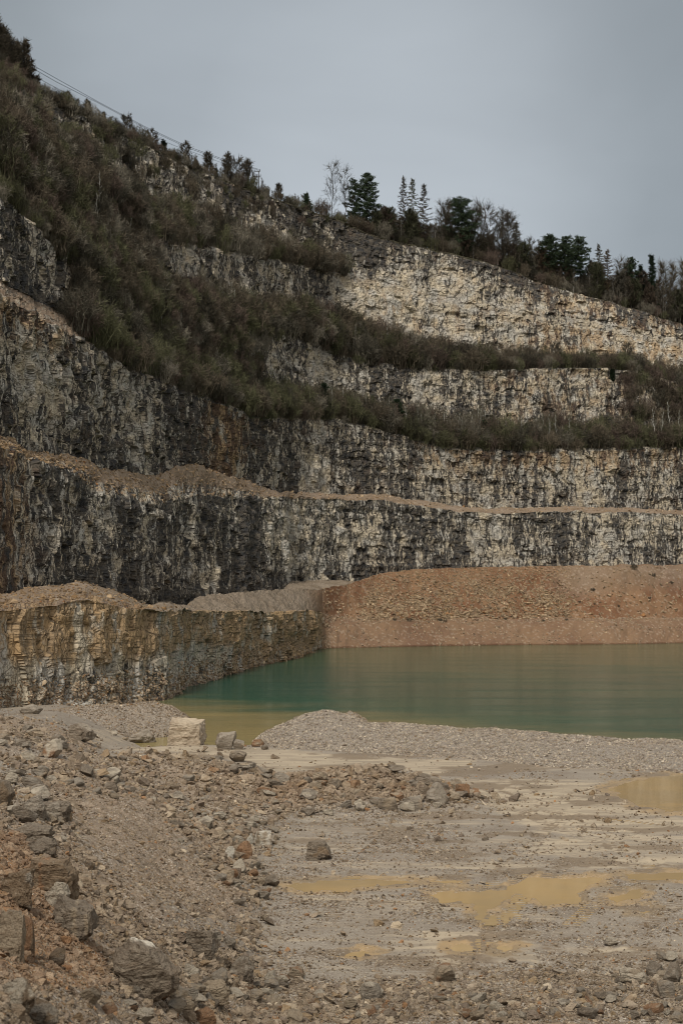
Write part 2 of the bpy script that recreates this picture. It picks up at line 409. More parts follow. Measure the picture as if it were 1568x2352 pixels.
vAb = K([(-320, 260), (0, 425), (200, 555), (340, 650), (500, 700), (640, 712), (780, 740), (850, 770), (930, 805), (1000, 825), (1100, 832), (1200, 830), (1400, 832), (1568, 860), (1900, 900)])
R(vAb, S+72, 50, 'cliffA')
vAm = K([(-320, 150), (0, 320), (200, 450), (340, 552), (450, 572), (640, 602), (780, 628), (850, 660), (1000, 700), (1200, 735), (1400, 765), (1568, 800), (1900, 860)])
R(vAm+nz(2, 40, 10), S+78, 26, 'terrace4')
vAn = K([(-320, 60), (0, 240), (200, 400), (350, 485), (500, 532), (700, 592), (780, 614), (850, 640), (1000, 680), (1200, 715), (1400, 745), (1568, 780), (1900, 840)])
R(vAn, S+84+K([(0, 14), (700, 6), (800, 0)]), 70, 'cliffT')
vR = K([(-320, -120), (0, 150), (60, 200), (120, 235), (200, 268), (300, 318), (400, 364), (500, 408), (600, 446), (700, 480), (740, 494), (780, 506), (800, 516), (850, 538), (900, 552), (1000, 574), (1100, 597), (1200, 632), (1300, 667), (1400, 694), (1500, 724), (1568, 744), (1900, 820)])
yR = S+95+K([(0, 22), (700, 10), (800, 0)])
R(vR+nz(2.5, 22, 11), yR, 10, 'top')
zR = (V0-vR)/F*yR
R(vz(zR+1.5, yR+40), yR+40, 8, 'top')
R(vz(zR-12, yR+260), yR+260, 4, 'top')
R(vz(zR*.5, yR+2200), yR+2200, 1, 'top')
# assemble
pl2 = np.stack([(Ug-U0)/F*ysh, ysh], 1); sarc2 = np.concatenate([[0], np.cumsum(np.hypot(*np.diff(pl2, axis=0).T))])
V = []; rid = []; frac = []
start = {}
for i in range(len(rows)-1):
    a = P(Ug, rows[i][0], rows[i][1]); b = P(Ug, rows[i+1][0], rows[i+1][1]); n = rows[i][2]
    if rows[i][3] not in start: start[rows[i][3]] = len(V)
    for k in range(n):
        V.append(a*(1-k/n)+b*k/n); rid.append(i); frac.append(k/n)
V.append(P(Ug, rows[-1][0], rows[-1][1])); rid.append(len(rows)-2); frac.append(1.)
TV = np.array(V); NR = len(TV); rid = np.array(rid)[:, None]+0*Ug; frac = np.array(frac)[:, None]+0*Ug
UU = np.tile(Ug, (NR, 1))
pl = np.stack([(Ug-U0)/F*S, S], 1)
sarc = np.concatenate([[0], np.cumsum(np.hypot(*np.diff(pl, axis=0).T))]); SS = np.tile(sarc, (NR, 1))
ZZ = TV[..., 2]
SS = np.where(rid <= 3, np.tile(sarc2, (NR, 1)), SS)
names = [r[3] for r in rows]
def isname(*ns): return np.isin(rid, [i for i, n in enumerate(names) if n in ns])
rock = np.zeros((NR, NC)); dark = rock.copy()+.5; ochre = rock.copy()+.15; red = rock.copy(); veg = rock.copy(); tone = rock.copy()+.5
i_ = {n: [k for k, x in enumerate(names) if x == n] for n in set(names)}
# pit wall
m = isname('pit'); WL = np.tile(wl, (NR, 1))
rock[m] = WL[m]; ochre[m] = .75; dark[m] = .2; tone[m] = .50
lowv = (V0-0)*0+sstep(-4.5, -7.5, ZZ)*sstep(640, 420, UU)
ochre = np.where(m, .82-.55*lowv+.3*fbm(SS/6, ZZ/9, None, 3, 72), ochre); dark = np.where(m, -.2+.50*lowv, dark)
tone = np.where(m, .47-.08*lowv, tone)
red[m] = .8
m = isname('bank', 'shelf')
rock = np.where(m, WL*sstep(1.0, .2, frac)*sstep(420, 300, UU)*.5, rock)
ochre[m] = .9
red = np.where(m, sstep(690, 760, UU)*1.0+sstep(330, 120, UU)*.25, red)
red = np.where(m | isname('pit'), red-.55*sstep(1230, 1320, UU)*sstep(.35, .8, frac+(rid > i_['bank'][0])), red)
red = np.where(isname('pit') & (WL < .5), .75, red)
red = np.where(isname('shelf'), sstep(800, 850, UU)*.8, red)
# D
m = isname('cliffD'); rock[m] = 1
big = fbm(SS/28, ZZ/30, None, 3, 71)
dark = np.where(m, .62+.14*big-.06*sstep(600, 100, UU), dark)+0
dark = np.where(m, dark-.16*np.exp(-((UU-170)/60)**2)*sstep(.2, .5, frac)*sstep(1., .6, frac)-.14*np.exp(-((UU-700)/90)**2)-.1*sstep(1300, 1400, UU)-.07*sstep(860, 1000, UU), dark)
dark = np.where(m, dark+.10*sstep(.22, .0, frac)+.08*sstep(640, 560, UU)*sstep(480, 560, UU), dark)
ochre = np.where(m, .55*sstep(140, 20, UU)+.12, ochre)
# T1
m = isname('terrace1'); f1 = np.where(rid == i_['terrace1'][0], frac, 1.)
rock = np.where(m, (.95-1.1*f1)*sstep(700, 560, UU)+.5*sstep(.25, 0, f1)*sstep(560, 700, UU), rock); rock = np.clip(rock, 0, 1)
red = np.where(m, .22, red); dark = np.where(m, .55, dark); ochre = np.where(m, .4, ochre)
# C
m = isname('cliffC'); rock[m] = 1
dark = np.where(m, .55+.12*big+.04*sstep(.35, .0, frac)*sstep(620, 420, UU)-.06*sstep(500, 200, UU)-.05*sstep(900, 1000, UU), dark)
dark = np.where(m, dark+.08*np.exp(-((UU-170)/130)**2-((frac-.22)/.2)**2)-.20*np.exp(-((UU-60)/60)**2-((frac-.5)/.25)**2), dark)
ochre = np.where(m, .25+.5*np.exp(-((UU-520)/60)**2)+.4*sstep(250, 60, UU)*sstep(.5, .9, frac)+.3*sstep(860, 1000, UU)*sstep(.4, .8, frac), ochre)
tone = np.where(m, .5-.07*np.exp(-((UU-450)/140)**2), tone)
# T2
m = isname('terrace2'); veg[m] = 1; veg = np.where(m, sstep(90, 260, UU), veg); red[m] = .3; rock = np.where(m, .45*sstep(300, 150, UU), rock)
veg = np.where(m, np.maximum(veg, .0), veg)
# B
m = isname('cliffB'); rock[m] = 1; dark = np.where(m, .50+.1*big+.1*sstep(200, 60, UU)+.10*sstep(.35, .0, frac), dark)
veg = np.where(m, sstep(170, 240, UU)*sstep(570, 520, UU)+.5*sstep(1440, 1500, UU), veg)
ochre = np.where(m, .15+.3*sstep(1050, 1150, UU), ochre); tone = np.where(m, .52, tone)
m = isname('terrace3'); veg[m] = 1
# A
m = isname('cliffA'); rock[m] = 1; veg = np.where(m, sstep(350, 300, UU), veg)
dark = np.where(m, .50-.14*sstep(700, 820, UU)+.14*big, dark); ochre = np.where(m, .22+.14*sstep(760, 860, UU)+.2*sstep(1150, 1250, UU), ochre)
tone = np.where(m, .52+.14*sstep(800, 860, UU), tone)
m = isname('terrace4'); veg = np.where(m, sstep(800, 740, UU), veg); rock = np.where(m, sstep(740, 820, UU), rock)
dark = np.where(m, .30, dark); tone = np.where(m, .5+.14*sstep(800, 860, UU), tone); ochre = np.where(m, .34, ochre)
m = isname('cliffT'); rock[m] = 1
dark = np.where(m, .45+.17*sstep(.35, .9, frac)+.24*big+.05*sstep(900, 760, UU), dark)
dark = np.where(m, dark+.06*sstep(1250, 1500, UU), dark)
veg = np.where(m, .42*sstep(480, 330, UU)+.30*sstep(740, 600, UU)*sstep(330, 480, UU), veg)
veg = np.where(m, np.maximum(veg, .9*sstep(.92, 1., frac)), veg)
tone = np.where(m, .52+.06*sstep(860, 900, UU)-.06*sstep(1400, 1500, UU), tone)
ochre = np.where(m, .25+.25*sstep(1150, 1250, UU), ochre)
# the orange scar high on the left
scar = np.exp(-((UU-115)/10)**2)*m*sstep(.45, .6, frac)*sstep(.95, .8, frac)
veg = np.clip(veg-1.2*scar, 0, 1); ochre = np.maximum(ochre, scar*1.4); dark = dark-.3*scar
m = isname('top'); veg[m] = 1
for n_ in ('terrace2', 'terrace3', 'terrace4'):
    m = isname(n_); k_ = sstep(.30, .05, frac)*sstep(.2, .6, veg); veg = np.where(m, veg*(1-k_), veg); rock = np.where(m, np.maximum(rock, k_), rock); tone = np.where(m, .42, tone)
# displacement of rock faces, square to the face
d0 = np.gradient(pl, axis=0); nrm = np.stack([d0[:, 1], -d0[:, 0]], 1); nrm /= np.linalg.norm(nrm, axis=1)[:, None]
rk = np.clip(rock, 0, 1)*(1-.6*veg)
wx = SS+.6*fbm(SS/2.5, ZZ/4, None, 2, 5); wz = ZZ+.8*fbm(SS/4, ZZ/3, None, 2, 6)
c1, e1 = cells(wx/4.2, wz/5.5, 11); c2, e2 = cells(wx/1.8, wz/2.6, 12); c3, e3 = cells(wx/.75, wz/1.2, 13)
but = fbm(SS/16, ZZ/60, None, 3, 31)
bedh = vnoise(SS*.02, ZZ/1.7, SS*0, 44)
disp = but*2.6+(c1-.5)*1.5+(c2-.5)*.95+(c3-.5)*.5+bedh*.35-np.exp(-e2*14)*.2-np.exp(-e3*9)*.12
fade = 1.0
near = sstep(300, 180, TV[..., 1])
disp = disp*(1-.45*near)
TV[..., 0] += nrm[None, :, 0]*disp*rk; TV[..., 1] += nrm[None, :, 1]*disp*rk
TV[..., 2] += rk*(c2-.5)*.2
# earth: lumps and runnels
so = (1-rk)*(1-isname('top')*.8)
lump = fbm(SS/6, TV[..., 1]/6, ZZ/6, 5, 51)*1.0+fbm(SS/1.3, TV[..., 1]/1.5, ZZ/1.5, 3, 52)*.28
bk = (isname('bank', 'pit') & (UU > 760))*1.
fan = fbm(SS/9, frac*1.5, None, 4, 53)*2.2+vnoise(SS/3.2, frac*1.2, SS*0, 54)*.7
TV[..., 2] += (UU > 775)*isname('pit')*(rid == 1)*(fan*.7+fbm(SS/2.6, frac*2.5, None, 3, 55)*.8)*np.sin(np.pi*np.clip(frac, 0, 1))
TV[..., 2] += bk*fan*np.sin(np.pi*np.clip(frac, 0, 1))*isname('bank')+3.2*np.exp(-((UU-1440)/50)**2-((frac-.72)/.13)**2)*isname('bank')-2.0*np.exp(-((UU-1330)/90)**2-((frac-.6)/.2)**2)*isname('bank')
TV[..., 2] += so*lump*(.9-.4*near); TV[..., 1] += so*lump*.5
# top dressing: stop the shoreline sinking
A4 = np.stack([rk*0+rock, dark, ochre], -1).reshape(-1, 3).clip(-.5, 1.4); B4 = np.stack([red, veg, tone], -1).reshape(-1, 3).clip(0, 1)
uvT = np.stack([SS, TV[..., 2]], -1).reshape(-1, 2)
VF = TV.reshape(-1, 3)
order = []
for n in names:
    if n not in order: order.append(n)
ends = {n: (start[order[k+1]] if k+1 < len(order) else NR-1) for k, n in enumerate(order)}
c740 = int(np.searchsorted(Ug, 740)); 
def strip(name, r0, r1, c0=0, c1=None):
    o = link(name, sub_mesh(name, VF, grid_quads(NR, NC, r0, r1, c0, c1), {'A': A4, 'B': B4}, uvT, False), M_rock)
    tag(o, kind='structure'); return o
strip('pit_cliff', start['pit'], ends['pit'], 0, c740)
strip('spoil_bank', start['pit'], ends['shelf'], c740)
strip('terrace', start['bank'], ends['shelf'], 0, c740)
for n, nm in (('cliffD', 'cliff'), ('terrace1', 'terrace'), ('cliffC', 'cliff'), ('terrace2', 'terrace'), ('cliffB', 'cliff'), ('terrace3', 'terrace'), ('cliffA', 'cliff'), ('terrace4', 'terrace'), ('cliffT', 'cliff'), ('top', 'hill')):
    strip(nm, start[n], ends[n])
print('terraces', time.time()-T0)
def TP(u, name, f):
    """point on terrace strip"""
    r0, r1 = start[name], ends[name]
    r = np.clip(np.round(r0+f*(r1-r0)).astype(int), 0, NR-1); c = np.clip(np.searchsorted(Ug, u), 0, NC-1)
    return TV[r, c]

# ================================================================ NEAR GROUND
fl = lambda Y: V0+10*F/Y
G = []
def g(n, *k):
    k = np.array(k, float); G.append((knots(Ug, k[:, [0, 1]]), knots(Ug, k[:, [0, 2]]), n))
g(26, (-320, 2600, 6), (0, 2600, 9), (200, 2600, 12), (400, 2580, 17), (600, 2560, 24), (800, fl(27), 27), (1900, fl(27), 27))
g(80, (-320, 2352, 9), (0, 2352, 12.5), (200, 2352, 17), (400, 2352, 25), (520, 2352, 30), (600, 2352, 32.5), (800, fl(34.3), 34.3), (1300, fl(34.3)-6, 34.3), (1900, fl(34.3)-24, 34.3))
g(78, (-320, 2180, 13), (0, 2190, 18), (120, 2200, 21), (200, 2200, 24), (400, 2200, 33), (600, 2200, 40), (800, fl(41), 41), (1400, fl(41), 41), (1900, fl(41), 41))
g(56, (-320, 2000, 18), (0, 2030, 25), (120, 2050, 29), (200, 2050, 33), (400, 2050, 41), (600, 2050, 49.2), (640, fl(50.3), 50.3), (1900, fl(50.3), 50.3))
g(40, (-320, 1900, 25), (0, 1930, 33), (200, 1950, 40), (400, 1950, 49), (600, 1950, 58), (680, fl(59.5), 59.5), (1900, fl(59.5), 59.5))
g(36, (-320, 1850, 30), (0, 1870, 39), (200, 1880, 48), (400, 1880, 57), (600, 1880, 64.5), (700, 1880, 67.4), (900, fl(68.2), 68.2), (1900, fl(68.2), 68.2))
g(40, (-320, 1790, 38), (0, 1810, 47), (200, 1818, 56), (400, 1810, 66), (600, 1822, 70), (800, 1818, 72), (1000, 1824, 72.6), (1100, 1838, 72.6), (1150, 1848, 72.8), (1220, fl(74.4), 74.4), (1900, fl(74.4), 74.4))
g(12, (-320, 1720, 50), (0, 1750, 58), (150, 1741, 66), (240, 1739, 70), (400, 1730, 76), (500, 1738, 76), (560, 1752, 76), (600, 1765, 75.5), (640, 1776, 75), (700, 1779, 75), (780, 1773, 75), (840, 1768, 75), (880, 1764, 75), (920, 1776, 75), (960, 1784, 75.2), (1050, 1806, 75.2), (1110, 1826, 75.5), (1150, fl(77)+10, 76), (1220, fl(78.5), 78.5), (1900, fl(78.5), 78.5))
g(40, (-320, 1680, 62), (0, 1705, 72), (150, 1722, 80), (240, fl(81), 81), (400, fl(83), 83), (700, fl(82), 82), (1900, fl(82), 82))
g(14, (-320, 1655, 76), (0, 1672, 87), (150, 1690, 97), (250, fl(103), 103), (440, fl(106), 106), (1900, fl(104), 104))
g(14, (-320, 1640, 90), (0, 1652, 102), (130, 1655, 108), (200, vz(-9.7, 112), 112), (300, vz(-11.2, 115), 115), (460, vz(-11.6, 110), 110), (580, vz(-11.6, 111), 111), (700, vz(-10.6, 112), 112), (1900, vz(-10.6, 112), 112))
g(14, (-320, 1630, 100), (0, 1636, 116), (130, 1636, 122), (200, vz(-9.7, 128), 128), (300, vz(-11.6, 130), 130), (460, vz(-14, 130), 130), (1900, vz(-14, 130), 130))
g(1, (-320, 1630, 112), (0, 1625, 150), (130, vz(-10.5, 160), 160), (300, vz(-13, 190), 190), (460, vz(-16, 260), 260), (1900, vz(-16, 260), 260))
GVl = []
for i in range(len(G)-1):
    a = P(Ug, G[i][0], G[i][1]); b = P(Ug, G[i+1][0], G[i+1][1]); n = G[i][2]
    for k in range(n): GVl.append(a*(1-k/n)+b*k/n)
GVl.append(P(Ug, G[-1][0], G[-1][1])); GV = np.array(GVl); GR = len(GV)
x, y, z = GV[..., 0], GV[..., 1], GV[..., 2]
# light smoothing across the survey lines
zs = z.copy()
for _ in range(5): zs[1:-1] = (zs[:-2]+2*zs[1:-1]+zs[2:])/4
z = zs
uu = U0+x/y*F; vv = V0-z/y*F
slope = sstep(-9.93, -9.3, z)*(y < 112)            # the bank and the ridge stand above the floor
big = fbm(x/4, y/4, None, 5, 61); med = fbm(x/1.1, y/1.1, None, 4, 62); fin = fbm(x/.28, y/.28, None, 3, 63)
z = z+slope*(big*.5+med*.22+fin*.07)*np.clip(y/45, .35, 1)
z = z+(1-slope)*(big*.05+med*.03+fin*.018)*(y < 109)
# rough debris at the bottom of the frame
rub = sstep(2230, 2330, vv+60*fbm(uu/160, vv/60, None, 3, 64)+.10*(uu-1100)*(uu > 1100))*(1-slope)
z = z+rub*(med*.16+fin*.06+.04)
# excavator-track ribs across the floor
rib = np.zeros_like(z)
for (ua, va, ub, vb, w) in ((1100, 1800, 1568, 1960, 20), (1060, 1790, 1500, 2000, 20), (1180, 1860, 1900, 1930, 20), (1300, 1850, 1140, 2120, 20), (1440, 1780, 1000, 1960, 20), (1440, 1900, 900, 2300, 30), (1500, 1960, 1180, 2300, 26), (1250, 1880, 1050, 2200, 34), (1568, 2040, 1330, 2260, 30), (900, 1900, 760, 2140, 26)):
    Ya, Yb = 10*F/(va-V0), 10*F/(vb-V0); xa, xb = (ua-U0)/F*Ya, (ub-U0)/F*Yb
    dx, dy = xb-xa, Yb-Ya; L = math.hypot(dx, dy)
    t = ((x-xa)*dx+(y-Ya)*dy)/L; dd = ((x-xa)*dy-(y-Ya)*dx)/L+.5*vnoise(t/5, t*0, t*0, 3)
    k = sstep(.42, .25, np.abs(dd))*sstep(0, 2, t)*sstep(L, L-2, t)
    rib += k*(np.sin(t*2*math.pi/.34)*.028-.03)+sstep(.75, .45, np.abs(dd))*sstep(.3, .45, np.abs(dd))*.02*sstep(0, 2, t)*sstep(L, L-2, t)
z = z+rib*(1-slope)
# puddles
POLY = [
 [(650, 2034), (720, 2022), (830, 2018), (930, 2019), (960, 2026), (900, 2034), (800, 2042), (700, 2046)],
 [(985, 2052), (1060, 2040), (1120, 2046), (1165, 2040), (1205, 2014), (1390, 2012), (1385, 2028), (1335, 2046), (1325, 2072), (1250, 2078), (1225, 2060), (1190, 2052), (1150, 2070), (1130, 2086), (1120, 2122), (1092, 2112), (1095, 2078), (1010, 2070)],
 [(1405, 2048), (1480, 2040), (1468, 2060), (1420, 2080), (1395, 2064)],
 [(1425, 2006), (1600, 1998), (1900, 1990), (1900, 2010), (1600, 2018), (1450, 2018)],
 [(1392, 1810), (1440, 1796), (1480, 1786), (1568, 1772), (1900, 1765), (1900, 1890), (1568, 1866), (1480, 1856), (1420, 1832)],
 [(775, 2190), (830, 2178), (870, 2184), (820, 2200)],
 [(1030, 2170), (1075, 2160), (1090, 2172), (1080, 2188), (1040, 2186)],
 [(1130, 2168), (1185, 2166), (1180, 2182), (1140, 2190)],
 [(990, 2022), (1060, 2018), (1050, 2028), (1000, 2030)],
 [(1455, 2086), (1495, 2082), (1490, 2098), (1462, 2100)]]
vf = V0+10*F/y
wu = uu+26*fbm(uu/34, vf/9, None, 5, 66); wv = vf+8*fbm(uu/34, vf/9, None, 5, 67)
wetd = np.full(z.shape, -1e9)
for p in POLY:
    q = [(a, b*3) for a, b in p]
    wetd = np.maximum(wetd, polydist(wu, wv*3, q))
fm = (1-slope)*(y < 95)
z = z*(1-sstep(-14, 6, wetd)*fm)+sstep(-14, 6, wetd)*fm*(-10.0+.25*(z+10)-.075*sstep(-6, 14, wetd))
GV = np.stack([x, y, z], -1)
def soft(poly, w, sv=1.5):
    q = [(a, b*sv) for a, b in poly]
    return sstep(-w, w, polydist(uu, vv*sv, q))
mud = .34+.5*fbm(uu/240, vv/14, None, 5, 68)
for p, a, w in ((([(180, 1724), (450, 1712), (640, 1722), (860, 1742), (1090, 1745), (1060, 1762), (1000, 1785), (880, 1760), (760, 1768), (640, 1772), (500, 1735), (350, 1726)]), .75, 12),
          (([(1050, 1790), (1400, 1796), (1420, 1840), (1568, 1870), (1568, 1900), (1380, 1890), (1250, 1910), (1120, 1850)]), .55, 22),
          (([(1300, 1900), (1900, 1880), (1900, 1990), (1350, 1990), (1200, 1960)]), .32, 30),
          (([(880, 1960), (1300, 1940), (1200, 2010), (950, 2010), (800, 1985)]), .2, 30),
          (([(680, 2050), (980, 2040), (1080, 2100), (860, 2120), (740, 2130)]), .2, 22),
          (([(980, 2140), (1230, 2140), (1230, 2210), (1000, 2230)]), .35, 25)):
    mud = mud+a*soft(p, w)
mud = np.clip(mud, 0, 1)*(1-slope)*(1-rub)
wet = sstep(-60, 2, wetd)*fm*.9
brown = slope*(.50+.5*fbm(x/7, y/7, None, 3, 69))
for p, a in (([(60, 1750), (260, 1790), (420, 1960), (560, 2060), (500, 2120), (300, 2020), (150, 1880)], .45), ([(300, 1755), (560, 1760), (960, 1790), (900, 1830), (640, 1840), (460, 1820)], .6), ([(200, 1700), (300, 1640), (330, 1690), (260, 1710)], .4)):
    brown = brown+a*soft(p, 30)*slope
orange = 0*z
for p, a in (([(-60, 1900), (60, 1930), (110, 2060), (250, 2200), (230, 2280), (60, 2260), (-60, 2200)], .85), ([(190, 1670), (260, 1640), (320, 1700), (270, 1712)], .6), ([(400, 2000), (460, 2000), (460, 2040), (400, 2040)], .3), ([(640, 1790), (720, 1800), (700, 1850), (620, 1850)], .35)):
    orange = orange+a*soft(p, 30)*slope
gravel = np.clip(.42+.9*fbm(uu/110, vv/16, None, 5, 70)+rub*.4+slope*.3-.25*sstep(950, 1200, uu)*sstep(2150, 2050, vv), 0, 1)
Ac = np.stack([mud, gravel, brown], -1).reshape(-1, 3).clip(0, 1); rut = np.clip(-rib*20, 0, 1)*(1-slope)*(.35+.65*sstep(-.2, .2, fbm(x/2, y/2, None, 3, 79)))+.75*sstep(.0, .35, fbm(uu/150, vv/14, None, 4, 78))*(1-slope)
Bc = np.stack([wet, orange, rut], -1).reshape(-1, 3).clip(0, 1)
og = link('ground', mesh_from('ground', GV.reshape(-1, 3), grid_quads(GR, NC), None, {'A': Ac, 'B': Bc}, None, True), M_floor)
tag(og, kind='structure')
# visible lookup
gu = U0+GV[..., 0]/GV[..., 1]*F; gv = V0-GV[..., 2]/GV[..., 1]*F
def ground_at(u, v):
    c = int(np.clip(np.searchsorted(Ug, u), 0, NC-1)); colv = gv[:, c]
    k = np.argmax(colv <= v)
    return GV[k, c].copy()
# land beyond the frame: one wide base sheet reaching past everything
bs = Geo(); bs.add([(-6000, -3000, -17), (6000, -3000, -17), (6000, 9000, -17), (-6000, 9000, -17)], [(0, 1, 2, 3)])
me = bs.mesh('base_ground'); me.attributes.new('A', 'FLOAT_COLOR', 'POINT'); me.attributes.new('B', 'FLOAT_COLOR', 'POINT')
tag(link('base_ground', me, M_floor), kind='structure')
# water
wg = Geo(); wg.add([(-90, 104, -11.5), (330, 104, -11.5), (330, 560, -11.5), (-90, 560, -11.5)], [(0, 1, 2, 3)])
tag(link('lake', wg.mesh('lake'), M_lake), kind='structure')
# one sheet per puddle
for i, p in enumerate(POLY):
    p = np.array(p, float); lo = p.min(0)-(14, 4); hi = p.max(0)+(14, 4); hi[0] = min(hi[0], 1880)
    c = np.array([(lo[0], hi[1]), (hi[0], hi[1]), (hi[0], lo[1]), (lo[0], lo[1])])
    Y = 10.035*F/(c[:, 1]-V0); pg = Geo(); pg.add(np.stack([(c[:, 0]-U0)/F*Y, Y, Y*0-10.03-.004*i], 1), [(0, 1, 2, 3)])
    tag(link('puddle', pg.mesh('puddle'), M_pud), kind='structure')
print('ground', time.time()-T0)

# ---- heaps: lofted from foot to crest to back foot
def heap(name, ks, label, cat, colr, seed, gcols):
    ks = np.array(ks, float); us = np.arange(ks[0, 0], ks[-1, 0]+1, 2.)
    f = lambda c: np.interp(us, ks[:, 0], ks[:, c])
    vb, Yb, vc, Yc = f(1), f(2), f(3), f(4)
    a = P(us, vb, Yb); b = P(us, vc, Yc); bk = P(us, vz(-13., Yc+(Yc-Yb)*1.3+3), Yc+(Yc-Yb)*1.3+3)
    a0 = a.copy(); a0[:, 1] -= .5; a0[:, 0] = (us-U0)/F*a0[:, 1]; a0[:, 2] -= .8
    L = [a0+(a-a0)*k/3 for k in range(3)]
    for k in range(34):
        t = k/34; s = t-.06*math.sin(2*math.pi*t); q = a*(1-s)+b*s; L.append(q)
    for k in range(21):
        t = k/20; q = b*(1-t)+bk*t; q = q.copy(); q[:, 2] += -.0*(t); L.append(q)
    H = np.array(L)
    for _ in range(3): H[1:-1, :, 2] = (H[:-2, :, 2]+2*H[1:-1, :, 2]+H[2:, :, 2])/4
    H[..., 2] += .16*fbm(H[..., 0]/1.5, H[..., 1]/1.5, None, 4, seed)+.05*fbm(H[..., 0]/.25, H[..., 1]/.25, None, 2, seed+9)
    n = H.shape[0]*H.shape[1]
    o = link(name, mesh_from(name, H.reshape(-1, 3), grid_quads(H.shape[0], H.shape[1]), None,
             {'A': np.tile(gcols[0], (n, 1)), 'B': np.tile(gcols[1], (n, 1))}, None, True), M_floor)
    tag(o, label, cat); return o, H, us
berm, BH, bus = heap('gravel_heap', [(582, 1706, 107, 1704, 108.5), (600, 1706, 105.5, 1688, 109), (640, 1712, 103, 1662, 110), (680, 1718, 102, 1646, 111), (720, 1724, 101, 1634, 112), (745, 1727, 100.5, 1629, 112), (765, 1729, 100, 1629, 112), (790, 1731, 99.5, 1636, 111), (840, 1734, 99, 1655, 108), (900, 1735, 98, 1659, 107), (1000, 1740, 96.5, 1665, 105), (1080, 1745, 95.3, 1670, 104), (1130, 1750, 94, 1669, 104), (1200, 1758, 92, 1676, 102), (1300, 1768, 89.5, 1686, 99.5), (1400, 1770, 89, 1692, 98), (1568, 1776, 87.5, 1699, 97), (1900, 1790, 84, 1712, 94)],
     'long low heap of grey crushed gravel between the lake and the muddy track', 'gravel heap', None, 81, ((0, 1, 0), (0, 0, 0)))
lheap, LH, lus = heap('earth_heap', [(-60, 1660, 118, 1640, 124), (60, 1672, 120, 1634, 126), (130, 1680, 122, 1628, 128), (180, 1686, 124, 1622, 129), (230, 1690, 125, 1616, 130), (300, 1692, 127, 1612, 131), (360, 1692, 128, 1610, 132), (400, 1691, 129, 1620, 132), (425, 1690, 129.5, 1637, 132), (440, 1688, 130, 1650, 132), (460, 1688, 131, 1684, 132)],
     'rounded grey brown earth heap at the lake edge left of the pale block', 'earth heap', None, 82, ((0, .8, .45), (0, .05, 0)))
_, H2, _ = heap('earth_heap', [(770, 1655, 112.5, 1652, 113.5), (790, 1652, 113, 1637, 114.5), (806, 1652, 113.3, 1632, 115), (822, 1652, 113.6, 1638, 115), (842, 1654, 114, 1651, 114.6)],
     'small pale pinkish heap poking out behind the crest of the gravel heap', 'earth heap', None, 83, ((.2, .3, .3), (0, .25, 0)))

# ================================================================ STONES
def hull_rock(n, R):
    import bmesh
    bm = bmesh.new()
    p = R.normal(size=(n, 3)); p /= np.linalg.norm(p, axis=1)[:, None]; p *= R.uniform(.75, 1.05, (n, 1))
    p *= (1, R.uniform(.6, .95), R.uniform(.5, .8))
    for q in p: bm.verts.new(q)
    r = bmesh.ops.convex_hull(bm, input=bm.verts)
    bmesh.ops.delete(bm, geom=[v for v in bm.verts if not v.link_faces], context='VERTS')
    bm.verts.index_update(); V = np.array([v.co[:] for v in bm.verts]); T = np.array([[v.index for v in f.verts] for f in bm.faces])
    bm.free(); return V, T
SR = np.random.default_rng(11)
TEMPL = [hull_rock(12, SR) for _ in range(14)]
def rand_rot(n, R, tilt=.6):
    a = R.uniform(0, 2*math.pi, n); b = R.normal(0, tilt, n); c = R.normal(0, tilt, n)
    ca, sa, cb, sb, cc, sc = np.cos(a), np.sin(a), np.cos(b), np.sin(b), np.cos(c), np.sin(c)
    Rz = np.zeros((n, 3, 3)); Rz[:, 0, 0] = ca; Rz[:, 0, 1] = -sa; Rz[:, 1, 0] = sa; Rz[:, 1, 1] = ca; Rz[:, 2, 2] = 1
    Rx = np.zeros((n, 3, 3)); Rx[:, 0, 0] = 1; Rx[:, 1, 1] = cb; Rx[:, 1, 2] = -sb; Rx[:, 2, 1] = sb; Rx[:, 2, 2] = cb
    Ry = np.zeros((n, 3, 3)); Ry[:, 1, 1] = 1; Ry[:, 0, 0] = cc; Ry[:, 0, 2] = sc; Ry[:, 2, 0] = -sc; Ry[:, 2, 2] = cc
    return Rz @ Rx @ Ry
PAL = np.array([(.30, .26, .215), (.255, .215, .17), (.35, .31, .26), (.22, .19, .165), (.40, .35, .28), (.28, .22, .15), (.17, .145, .12), (.33, .20, .11), (.52, .47, .39)])
PW = np.array([.22, .2, .18, .13, .09, .09, .05, .02, .02])
def pick_cols(n, R, w=PW, pal=PAL):
    c = pal[R.choice(len(pal), n, p=w/w.sum())]*R.uniform(.8, 1.2, (n, 1))
    return c*np.array([.98, .885, .76])
def stone_field(name, pos, size, cols, label, cat, R, mat=None, tilt=.6):
    allV, allT, allC = [], [], []; off = 0
    k = R.integers(0, len(TEMPL), len(pos)); Rm = rand_rot(len(pos), R, tilt)
    for t, (tv, tt) in enumerate(TEMPL):
        s = np.where(k == t)[0]
        if not len(s): continue
        v = np.einsum('nij,mj->nmi', Rm[s], tv)*size[s][:, None, None]+pos[s][:, None]
        allV.append(v.reshape(-1, 3)); allC.append(np.repeat(cols[s], len(tv), 0))
        allT.append((tt[None]+np.arange(len(s))[:, None, None]*len(tv)).reshape(-1, 3)+off); off += len(s)*len(tv)
    o = link(name, mesh_from(name, np.concatenate(allV), None, np.concatenate(allT), {'col': np.concatenate(allC)}, None, False), mat or M_stone)
    tag(o, label, cat, kind='stuff'); return o
